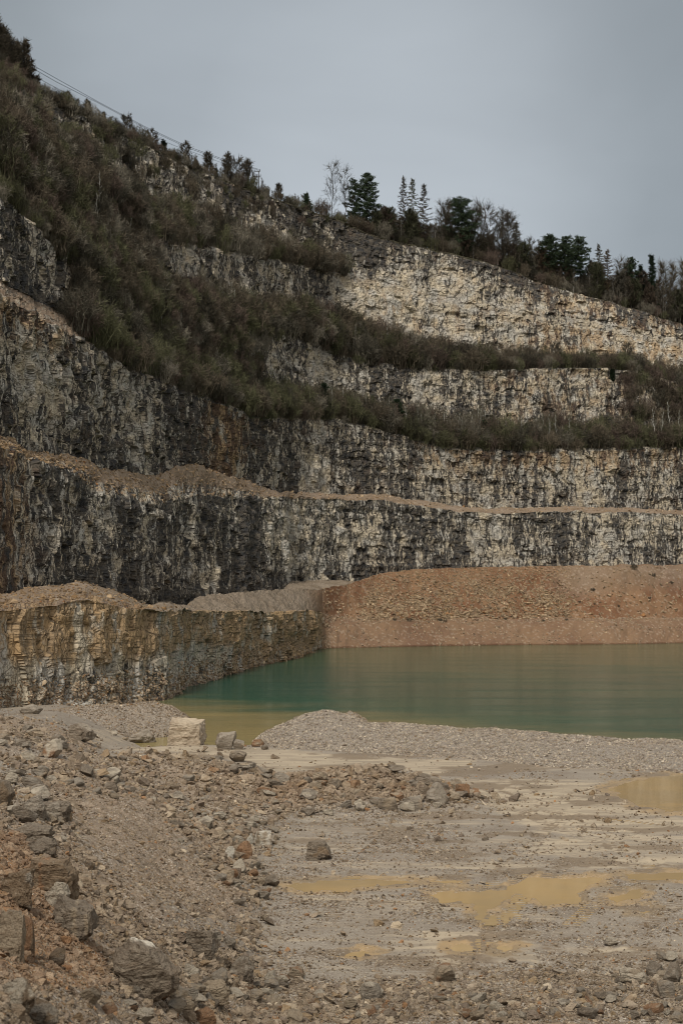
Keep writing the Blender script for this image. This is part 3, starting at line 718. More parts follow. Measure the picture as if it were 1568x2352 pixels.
def grid_sample(H, n, R, wt):
    nr, nc = H.shape[:2]
    w = wt.ravel()/wt.sum(); i = R.choice(nr*nc, n, p=w)
    r, c = i//nc, i % nc
    r2 = np.clip(r+1, 0, nr-1); c2 = np.clip(c+1, 0, nc-1); a = R.uniform(0, 1, (n, 1)); b = R.uniform(0, 1, (n, 1))
    p = H[r, c]*(1-a)*(1-b)+H[r2, c]*a*(1-b)+H[r, c2]*(1-a)*b+H[r2, c2]*a*b
    return p, r, c
# near ground rubble: weight = screen area x local density
inframe = ((gu > -60) & (gu < 1630) & (gv > 1600) & (gv < 2420)).astype(float)
inframe[-30:] *= .3
ksz = np.ones_like(z)
dry = sstep(-2, -14, wetd*fm-100*(1-fm))
slopeW = slope*(.55+.45*sstep(-.2, .35, fbm(x/5, y/5, None, 4, 91)))
fine_zone = np.clip(soft([(180, 1780), (330, 1850), (560, 2080), (520, 2200), (330, 2130), (200, 1950)], 25), 0, 1)
slopeW = slopeW*(1-.65*fine_zone)
wgt = inframe*dry*(slopeW+rub*1.0+(1-slope)*(1-rub)*.02)
wgt = wgt*(.35+.65*sstep(-.15, .3, fbm(x/3, y/3, None, 4, 95)))
n = 56000; p, r, c = grid_sample(GV, n, SR, wgt)
sz = np.exp(SR.normal(math.log(.052), .62, n)); sz = np.clip(sz, .025, .32)*(1-.4*fine_zone[r, c])
sz *= np.where(slope[r, c] > .3, 1.15, 1.)*np.clip(p[:, 1]/45, .45, 1.5)
cl = pick_cols(n, SR); br = brown[r, c][:, None]; ora = orange[r, c][:, None]
cl = cl*(1-.35*br)+.35*br*np.array([.30, .215, .14]); cl = cl*(1-.5*ora)+.5*ora*np.array([.30, .17, .09])
p[:, 2] += sz*.12
stone_field('rubble', p, sz, cl, 'loose broken limestone rubble covering the near bank and ridge', 'rubble', SR)
wgt = inframe*dry*((1-slope)*(1-.85*mud)*(.05+1.3*gravel**1.5)+.5*slope+.6*rub)
n = 60000; p, r, c = grid_sample(GV, n, SR, wgt); s_ = np.clip(np.exp(SR.normal(math.log(.034), .4, n)), .015, .10)*np.clip(p[:, 1]/40, .6, 2.2)
p[:, 2] += s_*.1
stone_field('gravel', p, s_, pick_cols(n, SR), 'fine loose gravel strewn over the quarry floor', 'gravel', SR)
# gravel on heaps
for H, n, name, lab, s0, pw in ((BH, 24000, 'gravel', 'pale grey crushed stone covering the long heap by the lake', .075, np.array([.3, .12, .4, .1, .3, .02, .08, .0, .12])), (LH, 7000, 'gravel', 'stones and grit on the rounded heap at the lake edge', .08, PW), (H2, 500, 'gravel', 'grit on the small pinkish heap behind the gravel crest', .07, PW)):
    w = np.ones(H.shape[:2]); w[26+14:] = .25
    if H is BH: w *= (1-.7*sstep(1250, 1400, U0+H[..., 0]/H[..., 1]*F)*(fbm(H[..., 0]/2, H[..., 1]/2, None, 3, 5) > -.1))
    p, r, c = grid_sample(H, n, SR, w); s_ = np.clip(np.exp(SR.normal(math.log(s0), .35, n)), .03, .3)
    col = pick_cols(n, SR, pw)
    if H is BH: col = col*np.array([1.12, 1.18, 1.28])
    stone_field(name, p, s_, col, lab, 'gravel', SR)
# far bank boulders
bp = []
r0, r1 = start['bank'], ends['bank']; HB = TV[r0:r1, c740:]; ub = UU[r0:r1, c740:]; fb = frac[r0:r1, c740:]
w = (.10+1.6*sstep(1300, 1230, ub)*sstep(820, 860, ub)*sstep(.85, .3, fb)*sstep(-.25, .2, fbm(ub/60, fb*3, None, 3, 93))+.6*sstep(1330, 1280, ub)*sstep(820, 860, ub))*(ub < 1600)
w = w*(1-.85*np.exp(-((ub-1070)/60)**2-((fb-.2)/.2)**2))
p, r, c = grid_sample(HB, 9000, SR, w); f_ = fb[r, c]; s_ = np.exp(SR.normal(math.log(.50), .40, 9000))*(1-.45*f_)
stone_field('rubble', p, s_.clip(.2, 1.3), pick_cols(9000, SR)*np.array([.98, .90, .78]), 'tan boulders and rubble tipped down the orange bank across the lake', 'rubble', SR)
r0, r1 = start['pit']+4, ends['pit']; HB = TV[r0:r1]; ub = UU[r0:r1]; z_ = HB[..., 2]
w = sstep(-6.5, -9.5, z_)*(ub < 760)*(ub > -30)*1.+.30*(ub > 740)*(ub < 1600)*(.15+1.3*sstep(-.1, .35, fbm(ub/60, frac[r0:r1]*3, None, 4, 98)))
p, r, c = grid_sample(HB, 11000, SR, w); s_ = np.exp(SR.normal(math.log(.20), .42, 11000))*np.where(ub[r, c] > 740, 1.3, np.where(ub[r, c] < 375, .72, 1.))
stone_field('rubble', p, s_.clip(.12, .9), pick_cols(11000, SR)*np.array([1.08, 1.02, .95]), 'fallen rubble along the foot of the pit wall at the waterline', 'rubble', SR)
r0, r1 = start['bank'], ends['shelf']; HB = TV[r0:r1, :c740]; w = np.ones(HB.shape[:2])*(UU[r0:r1, :c740] > -30)*sstep(460, 300, UU[r0:r1, :c740])
p, r, c = grid_sample(HB, 2500, SR, w); s_ = np.exp(SR.normal(math.log(.2), .45, 2500))
p, s_ = p[:1100], s_[:1100]
stone_field('rubble', p, s_.clip(.1, .8), pick_cols(1100, SR)*np.array([.85, .74, .60]), 'stones scattered over the brown earth mounds on top of the pit wall', 'rubble', SR)
r0, r1 = start['terrace1'], ends['terrace1']; HB = TV[r0:r1]; w = (UU[r0:r1] > -30)*(UU[r0:r1] < 1600)*(.4+sstep(700, 500, UU[r0:r1])).astype(float)
p, r, c = grid_sample(HB, 2500, SR, w); s_ = np.exp(SR.normal(math.log(.34), .4, 2500))
stone_field('rubble', p, s_.clip(.15, 1.1), pick_cols(2500, SR)*np.array([1.05, .95, .82]), 'stones on the bare brown terrace below the middle cliff', 'rubble', SR)
print('stones', time.time()-T0)

# ---- single rocks: a ball cut by planes, so every one is angular
import bmesh
def ico(sub):
    bm = bmesh.new(); bmesh.ops.create_icosphere(bm, subdivisions=sub, radius=1.)
    V = np.array([v.co[:] for v in bm.verts]); T = np.array([[v.index for v in f.verts] for f in bm.faces]); bm.free(); return V, T
ICO3 = ico(5); ICO2 = ico(3)
def cut_rock(seed, ncut=14, boxy=0., ico_=ICO2, rough=.035, block=0., tilt=.14):
    R = np.random.default_rng(seed); V, T = ico_; V = V.copy()*1.25
    pl_ = []
    if boxy:
        for a in range(3):
            for s in (-1, 1):
                nn = np.zeros(3); nn[a] = s; nn += R.normal(0, tilt, 3); pl_.append((nn/np.linalg.norm(nn), R.uniform(.64, .82) if tilt > .1 else .64))
    for k in range(ncut):
        nn = R.normal(size=3); nn /= np.linalg.norm(nn); pl_.append((nn, R.uniform(.62, .95)+.14*boxy))
    for nn, d in pl_:
        q = V@nn; V -= np.where(q > d, q-d, 0)[:, None]*nn
    V += (V/np.linalg.norm(V, axis=1)[:, None])*(rough*(1.7*fbm(V[:, 0]*3+seed, V[:, 1]*3, V[:, 2]*3, 5, seed % 97, .62)+.6*(np.abs(fbm(V[:, 0]*1.2, V[:, 1]*1.2+seed, V[:, 2]*5, 3, 9))-.3)))[:, None]
    if block:
        cv, ce = cells(V[:, 0]*2.4+V[:, 1]*1.7+seed, V[:, 2]*2.6+.4*V[:, 1], seed)
        V *= (1+block*(cv-.5)-block*.5*np.exp(-ce*12))[:, None]
    lo, hi = V.min(0), V.max(0); V = (V-(lo+hi)/2)/(hi-lo)      # unit box, centred
    V[:, 2] += .5
    return V, T
TON = {'grey': (.265, .225, .175), 'dark grey': (.19, .152, .112), 'tan': (.31, .245, .17), 'pale': (.42, .36, .275), 'white': (.56, .51, .42), 'rust': (.25, .145, .08), 'cream': (.40, .325, .235), 'brown': (.19, .135, .085)}
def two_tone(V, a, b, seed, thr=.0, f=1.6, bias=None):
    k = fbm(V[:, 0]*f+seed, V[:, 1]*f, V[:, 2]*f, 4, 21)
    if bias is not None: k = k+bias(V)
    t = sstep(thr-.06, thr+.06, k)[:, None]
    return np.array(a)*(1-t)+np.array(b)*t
# u, v of the foot, width, height (survey units), tone, second tone, boxy, turn, label
HERO = [
 (425, 1712, 90, 62, 'cream', 'rust', 1, .05, 'large squared pale limestone block standing upright at the lake edge', .28, lambda V: .3-1.4*np.hypot(V[:, 0]+.28, V[:, 2]-.8)),
 (518, 1722, 50, 42, 'grey', 'dark grey', 0, .4, 'rounded grey boulder beside the track, right of the pale squared block', .1, None),
 (545, 1722, 30, 24, 'grey', 'tan', 0, 1.2, 'smaller split boulder leaning on the rounded grey boulder by the track', .1, None),
 (592, 1716, 30, 17, 'rust', 'tan', 0, .3, 'orange stained rock at the left tip of the gravel heap', .1, None),
 (607, 1722, 18, 11, 'dark grey', 'grey', 0, .9, 'small dark rock under the tip of the gravel heap', .1, None),
 (325, 1712, 62, 36, 'grey', 'dark grey', 0, .2, 'grey boulder with shade painted on its right side left of the squared block', .15, lambda V: V[:, 0]*.9),  # shade of the right side is put into the second tone
 (187, 1702, 62, 42, 'dark grey', 'grey', 0, 1.9, 'broad dark grey boulder below the orange earth streak', .1, None),
 (285, 1680, 26, 15, 'white', 'pale', 0, .7, 'small white stone on the slope above the grey boulder', .1, None),
 (258, 1660, 22, 14, 'pale', 'grey', 0, 2.7, 'pale stone higher on the earth heap left of the white stone', .1, None),
 (120, 1742, 46, 44, 'pale', 'rust', 0, .5, 'white and orange pointed rock at the left end of the track', .05, lambda V: .5-1.1*V[:, 2]),
 (66, 1748, 32, 22, 'pale', 'grey', 0, 1.5, 'pale flat rock left of the white and orange pointed rock', .1, None),
 (70, 1640, 50, 22, 'grey', 'tan', 0, .2, 'flat grey slab on top of the left slope below the pit wall', .1, None),
 (25, 1798, 32, 24, 'pale', 'grey', 0, .9, 'pale rounded rock near the left edge of the slope', .1, None),
 (984, 1808, 68, 30, 'dark grey', 'grey', 0, .1, 'dark wedge shaped slab perched on top of the right end of the ridge', .05, None),
 (1002, 1846, 48, 50, 'grey', 'rust', 0, .6, 'big upright rock with rust streaks under the perched slab', .1, lambda V: -.9*V[:, 0]-.3),
 (948, 1860, 46, 30, 'grey', 'tan', 1, 2.1, 'squared grey rock at the foot of the ridge left of the rust streaked rock', .1, None),
 (890, 1862, 46, 30, 'dark grey', 'tan', 1, .2, 'flat topped rock at the middle of the ridge foot', .1, None),
 (905, 1775, 48, 18, 'dark grey', 'grey', 0, .3, 'dark rock showing on the skyline of the ridge', .1, None),
 (1062, 1832, 34, 32, 'rust', 'tan', 0, .8, 'rusty rock near the right tail of the ridge', .1, None),
 (1040, 1812, 30, 18, 'tan', 'grey', 0, 1.8, 'tan rock beside the perched slab at its right', .1, None),
 (732, 1976, 62, 44, 'dark grey', 'brown', 1, .35, 'lone dark boulder standing on the open floor below the ridge', .1, None),
 (603, 1942, 42, 32, 'white', 'tan', 1, .6, 'striped white and tan block at the foot of the slope', .12, lambda V: .45*np.sin(V[:, 0]*17)),
 (574, 1940, 18, 26, 'white', 'pale', 0, .2, 'narrow white stone touching the striped block', .2, None),
 (525, 1972, 26, 28, 'white', 'grey', 0, .9, 'round whitish stone left of the rusty slab at the slope foot', .2, None),
 (560, 1972, 40, 40, 'rust', 'brown', 0, .4, 'rust brown slab between the whitish stone and the striped block', .1, None),
 (545, 2002, 40, 26, 'pale', 'grey', 0, 2.1, 'pale rock below the rust brown slab', .1, None),
 (585, 1998, 26, 20, 'grey', 'tan', 0, 1.1, 'grey rock lowest of the pale cluster at the slope foot', .1, None),
 (333, 2300, 160, 142, 'dark grey', 'white', 0, .5, 'largest dark brown boulder with a lit top corner painted white in the lower left foreground', .1, lambda V: 1.3*V[:, 0]+2.6*V[:, 2]-2.1),  # white second tone paints the bright light on the top corner
 (372, 2298, 62, 56, 'rust', 'brown', 0, .9, 'rust brown rock tucked against the right foot of the largest boulder', .1, None),
 (464, 2204, 86, 68, 'dark grey', 'grey', 1, .25, 'cracked flat faced grey boulder behind and right of the largest boulder', .1, None),
 (527, 2180, 28, 24, 'grey', 'dark grey', 0, .2, 'small grey rock right of the cracked flat faced boulder', .1, None),
 (552, 2252, 62, 54, 'dark grey', 'grey', 0, .7, 'overhanging grey boulder in the foreground right of the cracked one', .1, None),
 (405, 2308, 52, 46, 'grey', 'tan', 0, 2.4, 'grey tan boulder in front of the largest boulder, at its right', .1, None),
 (487, 2306, 74, 52, 'tan', 'pale', 0, .3, 'broad tan boulder with a pale top in the foreground rubble', .1, None),
 (500, 2262, 44, 36, 'grey', 'tan', 0, 1.3, 'grey rock wedged between the broad tan and the overhanging boulder', .1, None),
 (440, 2252, 36, 38, 'pale', 'grey', 0, .3, 'pale angular rock right beside the largest boulder', .1, None),
 (470, 2368, 54, 46, 'rust', 'brown', 0, .6, 'reddish rock cut by the bottom edge of the photo', .1, None),
 (325, 2352, 58, 32, 'pale', 'tan', 0, .1, 'flat pale wedge below the largest boulder near the bottom edge', .15, None),
 (430, 2332, 44, 34, 'tan', 'grey', 0, 1.0, 'square tan rock above the bottom edge left of the reddish rock', .1, None),
 (650, 2262, 34, 24, 'pale', 'rust', 0, .7, 'orange tipped rock in the middle foreground', .1, None),
 (680, 2248, 36, 26, 'tan', 'rust', 1, .4, 'rust edged square rock just right of the orange tipped rock', .1, None),
 (620, 2258, 26, 28, 'pale', 'grey', 0, .3, 'upright pale stone left of the orange tipped rock', .1, None),
 (550, 2080, 34, 16, 'dark grey', 'grey', 0, .3, 'small dark flat rock alone on the gravel below the slope', .1, None),
 (605, 2066, 30, 20, 'grey', 'dark grey', 0, 1.5, 'grey block on the gravel left of the long thin puddle', .1, None),
 (622, 2036, 40, 26, 'dark grey', 'grey', 0, .8, 'dark rock at the left tip of the long thin puddle', .1, None),
 (125, 1882, 74, 36, 'dark grey', 'grey', 1, .2, 'dark tilted slab high on the left slope', .1, None),
 (78, 1880, 56, 50, 'grey', 'dark grey', 0, 1.2, 'grey rock leaning on the dark tilted slab on the left slope', .1, None),
 (10, 1856, 44, 60, 'dark grey', 'brown', 0, .5, 'dark grey rock cut by the left edge of the photo', .1, None),
 (72, 1938, 92, 42, 'dark grey', 'grey', 1, .1, 'long flat slab upper of the stacked pair on the left slope', .1, None),
 (95, 1968, 70, 42, 'dark grey', 'brown', 0, .3, 'wedge under the long flat slab on the left slope', .1, None),
 (135, 1938, 36, 18, 'pale', 'tan', 0, .2, 'pale slab at the right end of the stacked pair', .1, None),
 (110, 2058, 125, 80, 'brown', 'rust', 1, .15, 'squared brown outcrop with a rust seam on the left slope', .12, lambda V: .4-5.*np.abs(V[:, 0]+.12)),
 (35, 2075, 80, 80, 'brown', 'grey', 1, .3, 'brown and grey outcrop block left of the rust seamed outcrop', .1, None),
 (165, 2148, 100, 90, 'dark grey', 'tan', 1, .5, 'fractured grey outcrop with tan vertical ribs on the left slope', .1, lambda V: .4*np.sin(V[:, 0]*22)-.2),
 (130, 2090, 60, 60, 'pale', 'grey', 0, .5, 'pale fan shaped rock above the fractured outcrop', .1, None),
 (22, 2200, 70, 105, 'tan', 'brown', 1, .2, 'tall tan columns at the left edge below the outcrops', .1, None),
 (62, 2196, 36, 90, 'rust', 'brown', 1, .3, 'rust red column beside the tall tan columns at the left edge', .1, None),
 (130, 2218, 40, 38, 'brown', 'dark grey', 0, .8, 'dark brown hollow rock in the orange earth', .1, None),
 (75, 2006, 18, 16, 'rust', 'brown', 0, .8, 'small red brown rock in the slope above the outcrops', .1, None),
 (205, 1998, 26, 18, 'brown', 'dark grey', 0, .8, 'small dark brown rock on the fine gravel right of the outcrops', .1, None),
 (40, 2330, 80, 80, 'pale', 'brown', 0, .8, 'pale and brown blurred rock in the bottom left corner', .05, None),
 (95, 2372, 80, 70, 'grey', 'brown', 0, .4, 'grey rock right of the pale and brown corner rock', .1, None),
 (1544, 2262, 46, 50, 'dark grey', 'grey', 0, .3, 'upright slate grey rock near the right edge of the foreground', .1, None),
 (1505, 2245, 44, 30, 'dark grey', 'grey', 0, 1.3, 'dark rock left of the upright slate grey rock', .1, None),
 (1455, 2262, 66, 34, 'pale', 'tan', 0, .2, 'long pale ridged rock in the lower right foreground', .1, None),
 (1530, 2292, 40, 34, 'grey', 'tan', 1, .3, 'square grey rock below the upright slate grey rock', .1, None),
 (1402, 2172, 34, 18, 'pale', 'grey', 0, .9, 'pale stone on the gravel above the lower right rubble', .1, None),
 (1380, 2298, 36, 18, 'dark grey', 'tan', 0, .9, 'flat dark rock at the left of the lower right rubble', .1, None),
 (1020, 2260, 52, 46, 'tan', 'rust', 0, .2, 'orange topped rock in the foreground below the puddles', .1, None),
 (850, 2300, 50, 44, 'grey', 'pale', 0, .7, 'grey rock left of the orange topped one in the foreground', .1, None),
 (645, 1800, 40, 26, 'grey', 'dark grey', 0, .7, 'grey boulder at the head of the ridge, lowest of its cluster', .1, None),
 (560, 1772, 60, 20, 'grey', 'tan', 0, .1, 'long slab in the cluster at the head of the ridge', .1, None),
 (545, 1752, 40, 26, 'dark grey', 'tan', 0, .6, 'dark rock topmost of the cluster at the head of the ridge', .1, None),
 (506, 1744, 16, 16, 'dark grey', 'brown', 0, .6, 'single dark stone standing on the track edge', .1, None),
 (708, 1838, 44, 26, 'grey', 'pale', 0, .6, 'grey rock with a flat top half way along the ridge', .1, None),
 (770, 1815, 30, 26, 'dark grey', 'tan', 0, .6, 'dark squat rock high on the ridge face', .1, None),
 (256, 1795, 44, 30, 'pale', 'grey', 0, .6, 'pale flat rock on the upper slope left of the ridge', .1, None),
 (410, 1842, 30, 22, 'grey', 'pale', 0, .6, 'grey rock in the middle of the upper slope', .1, None),
 (470, 1905, 40, 30, 'pale', 'grey', 0, .6, 'pale grey rock at the slope foot behind the whitish stone', .1, None),
]
HS = None
def add_rock(u, v, w, h, V, T, cols, turn, label, group=None, sink=.12, name='rock', p=None, mat=None):
    p = ground_at(u, v) if p is None else p
    s = p[1]/F; W, H = w*s, h*s
    dpt = W*.8
    ca, sa = math.cos(turn), math.sin(turn)
    me = mesh_from(name, V*np.array([1, 1, 1.]), None, T, {'col': cols}, None, False)
    me.materials.append(mat or M_stoneN)
    o = bpy.data.objects.new(name, me); COL.objects.link(o)
    o.location = (p[0], p[1]+dpt*.25, p[2]-H*sink); o.scale = (W, dpt, H*(1+sink)); o.rotation_euler = (0, 0, 0)
    tag(o, label, 'rock', group); return o
for i, (u, v, w, h, ta, tb, bx, turn, lab, thr, bias) in enumerate(HERO):
    big_ = w > 55
    V, T = cut_rock(100+i*7, 17 if not bx else 11, bx, ICO3 if big_ else ICO2, .075 if big_ else .05, .16 if big_ else .08) if i else cut_rock(4, 5, 1.0, ICO3, .11, .07, .05)
    V0_ = V.copy()
    cols = two_tone(V0_, TON[ta], TON[tb], i, thr+.12, 2.2, bias)
    # shape turn baked so the outline keeps its width
    add_rock(u, min(v, 2400), w, h, V, T, cols, 0, lab, sink=.38 if ('outcrop' in lab or 'column' in lab or 'slab' in lab) else .15)
print('heroes', time.time()-T0)

# ---- medium rocks, 210 of them, in the places the photo shows clusters
ZONES = [  # polygon, count, size range (m), name of the place, tones
 ([(0, 1640), (330, 1690), (150, 1740), (0, 1760)], 18, (.35, .8), 'on the stony slope below the pit wall at the left', ['grey', 'tan', 'dark grey', 'pale']),
 ([(0, 1760), (200, 1750), (330, 1800), (180, 1900), (0, 1900)], 26, (.35, .75), 'on the upper left slope beside the dark slabs', ['grey', 'dark grey', 'pale', 'tan']),
 ([(240, 1750), (430, 1740), (560, 1900), (430, 1950), (300, 1850)], 26, (.22, .5), 'on the grey scree between the slope and the ridge', ['grey', 'pale', 'dark grey']),
 ([(500, 1745), (640, 1780), (600, 1800), (520, 1775)], 14, (.35, .7), 'in the cluster at the head of the ridge', ['grey', 'tan', 'dark grey']),
 ([(620, 1790), (1040, 1800), (1140, 1850), (1000, 1865), (700, 1880), (560, 1870)], 46, (.28, .7), 'on the face of the rubble ridge', ['tan', 'grey', 'pale', 'rust', 'dark grey']),
 ([(440, 1870), (640, 1870), (640, 1950), (520, 1950)], 22, (.25, .55), 'at the slope foot above the striped block', ['pale', 'tan', 'grey']),
 ([(470, 1970), (640, 1990), (620, 2060), (520, 2050)], 16, (.2, .45), 'at the slope foot below the whitish stone', ['pale', 'tan', 'rust', 'grey']),
 ([(200, 2280), (720, 2260), (760, 2345), (180, 2345)], 44, (.18, .42), 'in the foreground rubble around the largest boulder', ['grey', 'tan', 'pale', 'dark grey', 'rust']),
 ([(760, 2290), (1300, 2290), (1300, 2345), (760, 2345)], 34, (.16, .36), 'in the rubble along the bottom edge of the photo', ['grey', 'tan', 'pale', 'rust']),
 ([(1320, 2260), (1568, 2190), (1568, 2345), (1320, 2345)], 36, (.18, .42), 'in the lower right corner rubble', ['grey', 'dark grey', 'pale', 'tan', 'rust']),
]
NP = {}
MR = np.random.default_rng(5)
for k in range(8): NP[k] = cut_rock(900+k, 15, 0, ICO2, .04)
MESH = {}
for k in range(8):
    for t in TON:
        MESH[k, t] = None
def med_mesh(k, t):
    if MESH[k, t] is None:
        V, T = NP[k]; other = {'grey': 'tan', 'dark grey': 'grey', 'tan': 'grey', 'pale': 'grey', 'rust': 'tan', 'white': 'grey', 'cream': 'tan', 'brown': 'grey'}[t]
        me = mesh_from('rock', V, None, T, {'col': two_tone(V, TON[t], TON[other], k, .22, 2.)}, None, False); me.materials.append(M_stoneN)
        MESH[k, t] = me
    return MESH[k, t]
for poly, cnt, (s0, s1), place, tones in ZONES:
    poly = np.array(poly, float); lo, hi = poly.min(0), poly.max(0); got = 0
    while got < cnt:
        q = MR.uniform(lo, hi)
        if polydist(np.array([q[0]]), np.array([q[1]]), poly)[0] < 0: continue
        p = ground_at(q[0], q[1]); t = tones[MR.integers(len(tones))]; s = s0+(s1-s0)*MR.uniform()**2
        o = bpy.data.objects.new('rock', med_mesh(int(MR.integers(8)), t)); COL.objects.link(o)
        o.scale = (s*1.25, s*MR.uniform(.8, 1.1), s*MR.uniform(.55, .9))
        o.rotation_euler = (MR.normal(0, .2), MR.normal(0, .2), MR.uniform(0, 6.28)); o.location = (p[0], p[1], p[2]-s*.10)
        sz_ = 'large' if s > (s0+s1)/2 else 'small'
        tag(o, f'{sz_} angular {t} rock {place}', 'rock', f'{t} rocks {place}'); got += 1
print('rocks', time.time()-T0)

# ================================================================ VEGETATION
VR = np.random.default_rng(23)
def bush_geo(R, h=5., w=3.2, stems=60, tw=9, width=.07):
    g_ = Geo(); A = []; B = []; W0 = []; W1 = []; KB = []
    for s in range(stems):
        a = R.uniform(0, 2*math.pi); r = R.uniform(0, .75)*w*.5; b0 = np.array([math.cos(a)*r, math.sin(a)*r, 0])
        rr = math.sqrt(R.uniform(0, 1)); top = np.array([math.cos(a)*rr*w*.55, math.sin(a)*rr*w*.55, h*(1-.55*rr**2)*R.uniform(.62, 1.08)])
        mid = (b0+top)/2+R.normal(0, .12*w*.5, 3)+np.array([0, 0, .05*h])
        A += [b0, mid]; B += [mid, top]; W0 += [width*1.5, width]; W1 += [width, width*.5]; KB.extend([1.5, 1.35] if R.uniform() < .3 else [.9, .9])
        for k in range(tw):
            t = R.uniform(.3, 1.)**.7; q = (b0*(1-t)+top*t)*.5+(mid if t < .5 else top*(t)+mid*(1-t))*.5
            d = R.normal(0, .75, 3)+np.array([math.cos(a)*.3, math.sin(a)*.3, .45]); d /= np.linalg.norm(d)
            A.append(q); B.append(q+d*R.uniform(.08, .20)*h); W0.append(width*.85); W1.append(width*.4); KB.append(R.uniform(.55, 1.5))
    g_.ribbons(A, B, np.array(W0), np.array(W1), R); g_.kb = np.repeat(np.array(KB), 4)[:, None]; return g_
VC = {'brown': (.094, .076, .054), 'olive green': (.080, .078, .043), 'reddish brown': (.092, .068, .054), 'dark': (.056, .050, .037), 'grey brown': (.150, .132, .102)}
BV = [bush_geo(np.random.default_rng(50+k), 5., 5., 66, 19, .056) for k in range(5)]
BVA = []
for g_ in BV: BVA.append((np.concatenate(g_.V), np.concatenate(g_.Q), g_.kb))
BM = {}
def bush_mesh(k, c):
    if (k, c) not in BM:
        V, Q, kb = BVA[k]; cc = np.tile(VC[c], (len(V), 1))*kb*1.35
        me = mesh_from('shrub', V, Q, None, {'col': cc}, None, False); me.materials.append(M_veg); BM[k, c] = me
    return BM[k, c]
bushes = []   # u, strip, f, height, place
def band(n, ulo, uhi, strip, f0, f1, h0, h1, place, cw, dens=None):
    k = 0
    while k < n:
        u = VR.uniform(ulo, uhi); f = VR.uniform(f0, f1)
        if dens is not None and VR.uniform() > dens(u, f): continue
        p = TP(u, strip, f); bushes.append((p, VR.uniform(h0, h1), place, list(VC)[VR.choice(5, p=cw)])); k += 1
W5 = [.36, .22, .10, .18, .14]
band(330, 170, 1620, 'terrace2', .0, 1., 7, 11, 'on the wooded ledge above the long middle cliff', [.30, .32, .08, .18, .12])
band(190, 250, 1640, 'terrace2', .0, .35, 4, 7, 'on the wooded ledge above the long middle cliff', [.26, .44, .06, .2, .04])
band(150, 170, 600, 'cliffB', .0, 1., 6, 10, 'on the steep overgrown slope at the left', W5)
band(130, 60, 620, 'terrace3', .0, 1., 6, 10, 'on the steep overgrown slope at the left', W5)
band(180, 450, 1130, 'terrace3', .0, 1., 7.5, 12, 'on the ledge under the big pale cliff', W5)
band(80, 480, 1640, 'terrace3', .0, .25, 3.5, 6, 'on the ledge under the big pale cliff', W5)
band(170, 1080, 1640, 'terrace3', .0, 1., 4, 8, 'on the ledge under the big pale cliff', W5)
band(100, -20, 350, 'cliffA', .0, 1., 6, 10, 'on the steep overgrown slope at the left', W5)
band(60, 1420, 1640, 'cliffB', .2, 1., 5, 9, 'on the overgrown gully at the right edge', [.3, .14, .30, .14, .12])
band(210, -20, 800, 'terrace4', .0, 1., 6, 10, 'on the high wooded ledge under the ridge', W5)
band(70, -20, 470, 'cliffT', .0, 1., 3., 7, 'on the slope just under the left ridge', [.32, .12, .14, .2, .22], lambda u, f: 0. if abs(u-115) < 16 else .25+.75*(fbm(np.array([u/40.]), np.array([f*3]), None, 2, 77)[0] > -.05))
band(80, 440, 760, 'cliffT', .0, .95, 2, 4.5, 'on the slope just under the left ridge', [.3, .14, .16, .14, .26])
band(200, -40, 730, 'top', .0, .14, 3., 5.5, 'along the left skyline', [.3, .12, .12, .22, .24])
band(230, 700, 1640, 'top', .0, .30, 4.5, 8.5, 'under the trees along the cliff top', [.34, .20, .14, .22, .10], lambda u, f: sstep(690, 900, u)*.9+.1)
band(70, -30, 620, 'terrace3', .0, .10, 3.5, 6, 'on the steep overgrown slope at the left', W5)
band(60, -30, 800, 'terrace4', .0, .10, 3.5, 6, 'on the high wooded ledge under the ridge', W5)
# most visible individually, the rest as one thicket
def key(b): return -(b[1]/b[0][1])
bushes.sort(key=key)
vis = [b for b in bushes]
ind = vis[:290]; rest = vis[290:]
for p, h, place, c in ind:
    o = bpy.data.objects.new('shrub', bush_mesh(int(VR.integers(5)), c)); COL.objects.link(o)
    s = h/5.; o.scale = (s*VR.uniform(.8, 1.05), s*VR.uniform(.8, 1.05), s*VR.uniform(.8, 1.1)); o.rotation_euler = (0, 0, VR.uniform(0, 6.28))
    o.location = (p[0], p[1], p[2]-.3)
    tag(o, f'{c} leafless shrub {place}', 'shrub', f'{c} shrubs {place}')
Vs, Qs, Cs = [], [], []; off = 0
for p, h, place, c in rest:
    V, Q, kb = BVA[int(VR.integers(5))]; s = h/5.; a = VR.uniform(0, 6.28); ca, sa = math.cos(a), math.sin(a)
    W = np.stack([V[:, 0]*ca-V[:, 1]*sa, V[:, 0]*sa+V[:, 1]*ca, V[:, 2]], 1)*s*VR.uniform(.8, 1.1, 3)+p-np.array([0, 0, .3])
    Vs.append(W); Qs.append(Q+off); off += len(V)
    Cs.append(np.tile(np.array(VC[c])*VR.uniform(.7, 1.3), (len(V), 1))*kb*1.35)
o = link('scrub', mesh_from('scrub', np.concatenate(Vs), np.concatenate(Qs), None, {'col': np.concatenate(Cs)}), M_veg)
tag(o, 'tangled leafless scrub filling the ledges and the upper slopes', 'scrub', kind='stuff')
print('bushes', len(bushes), time.time()-T0)

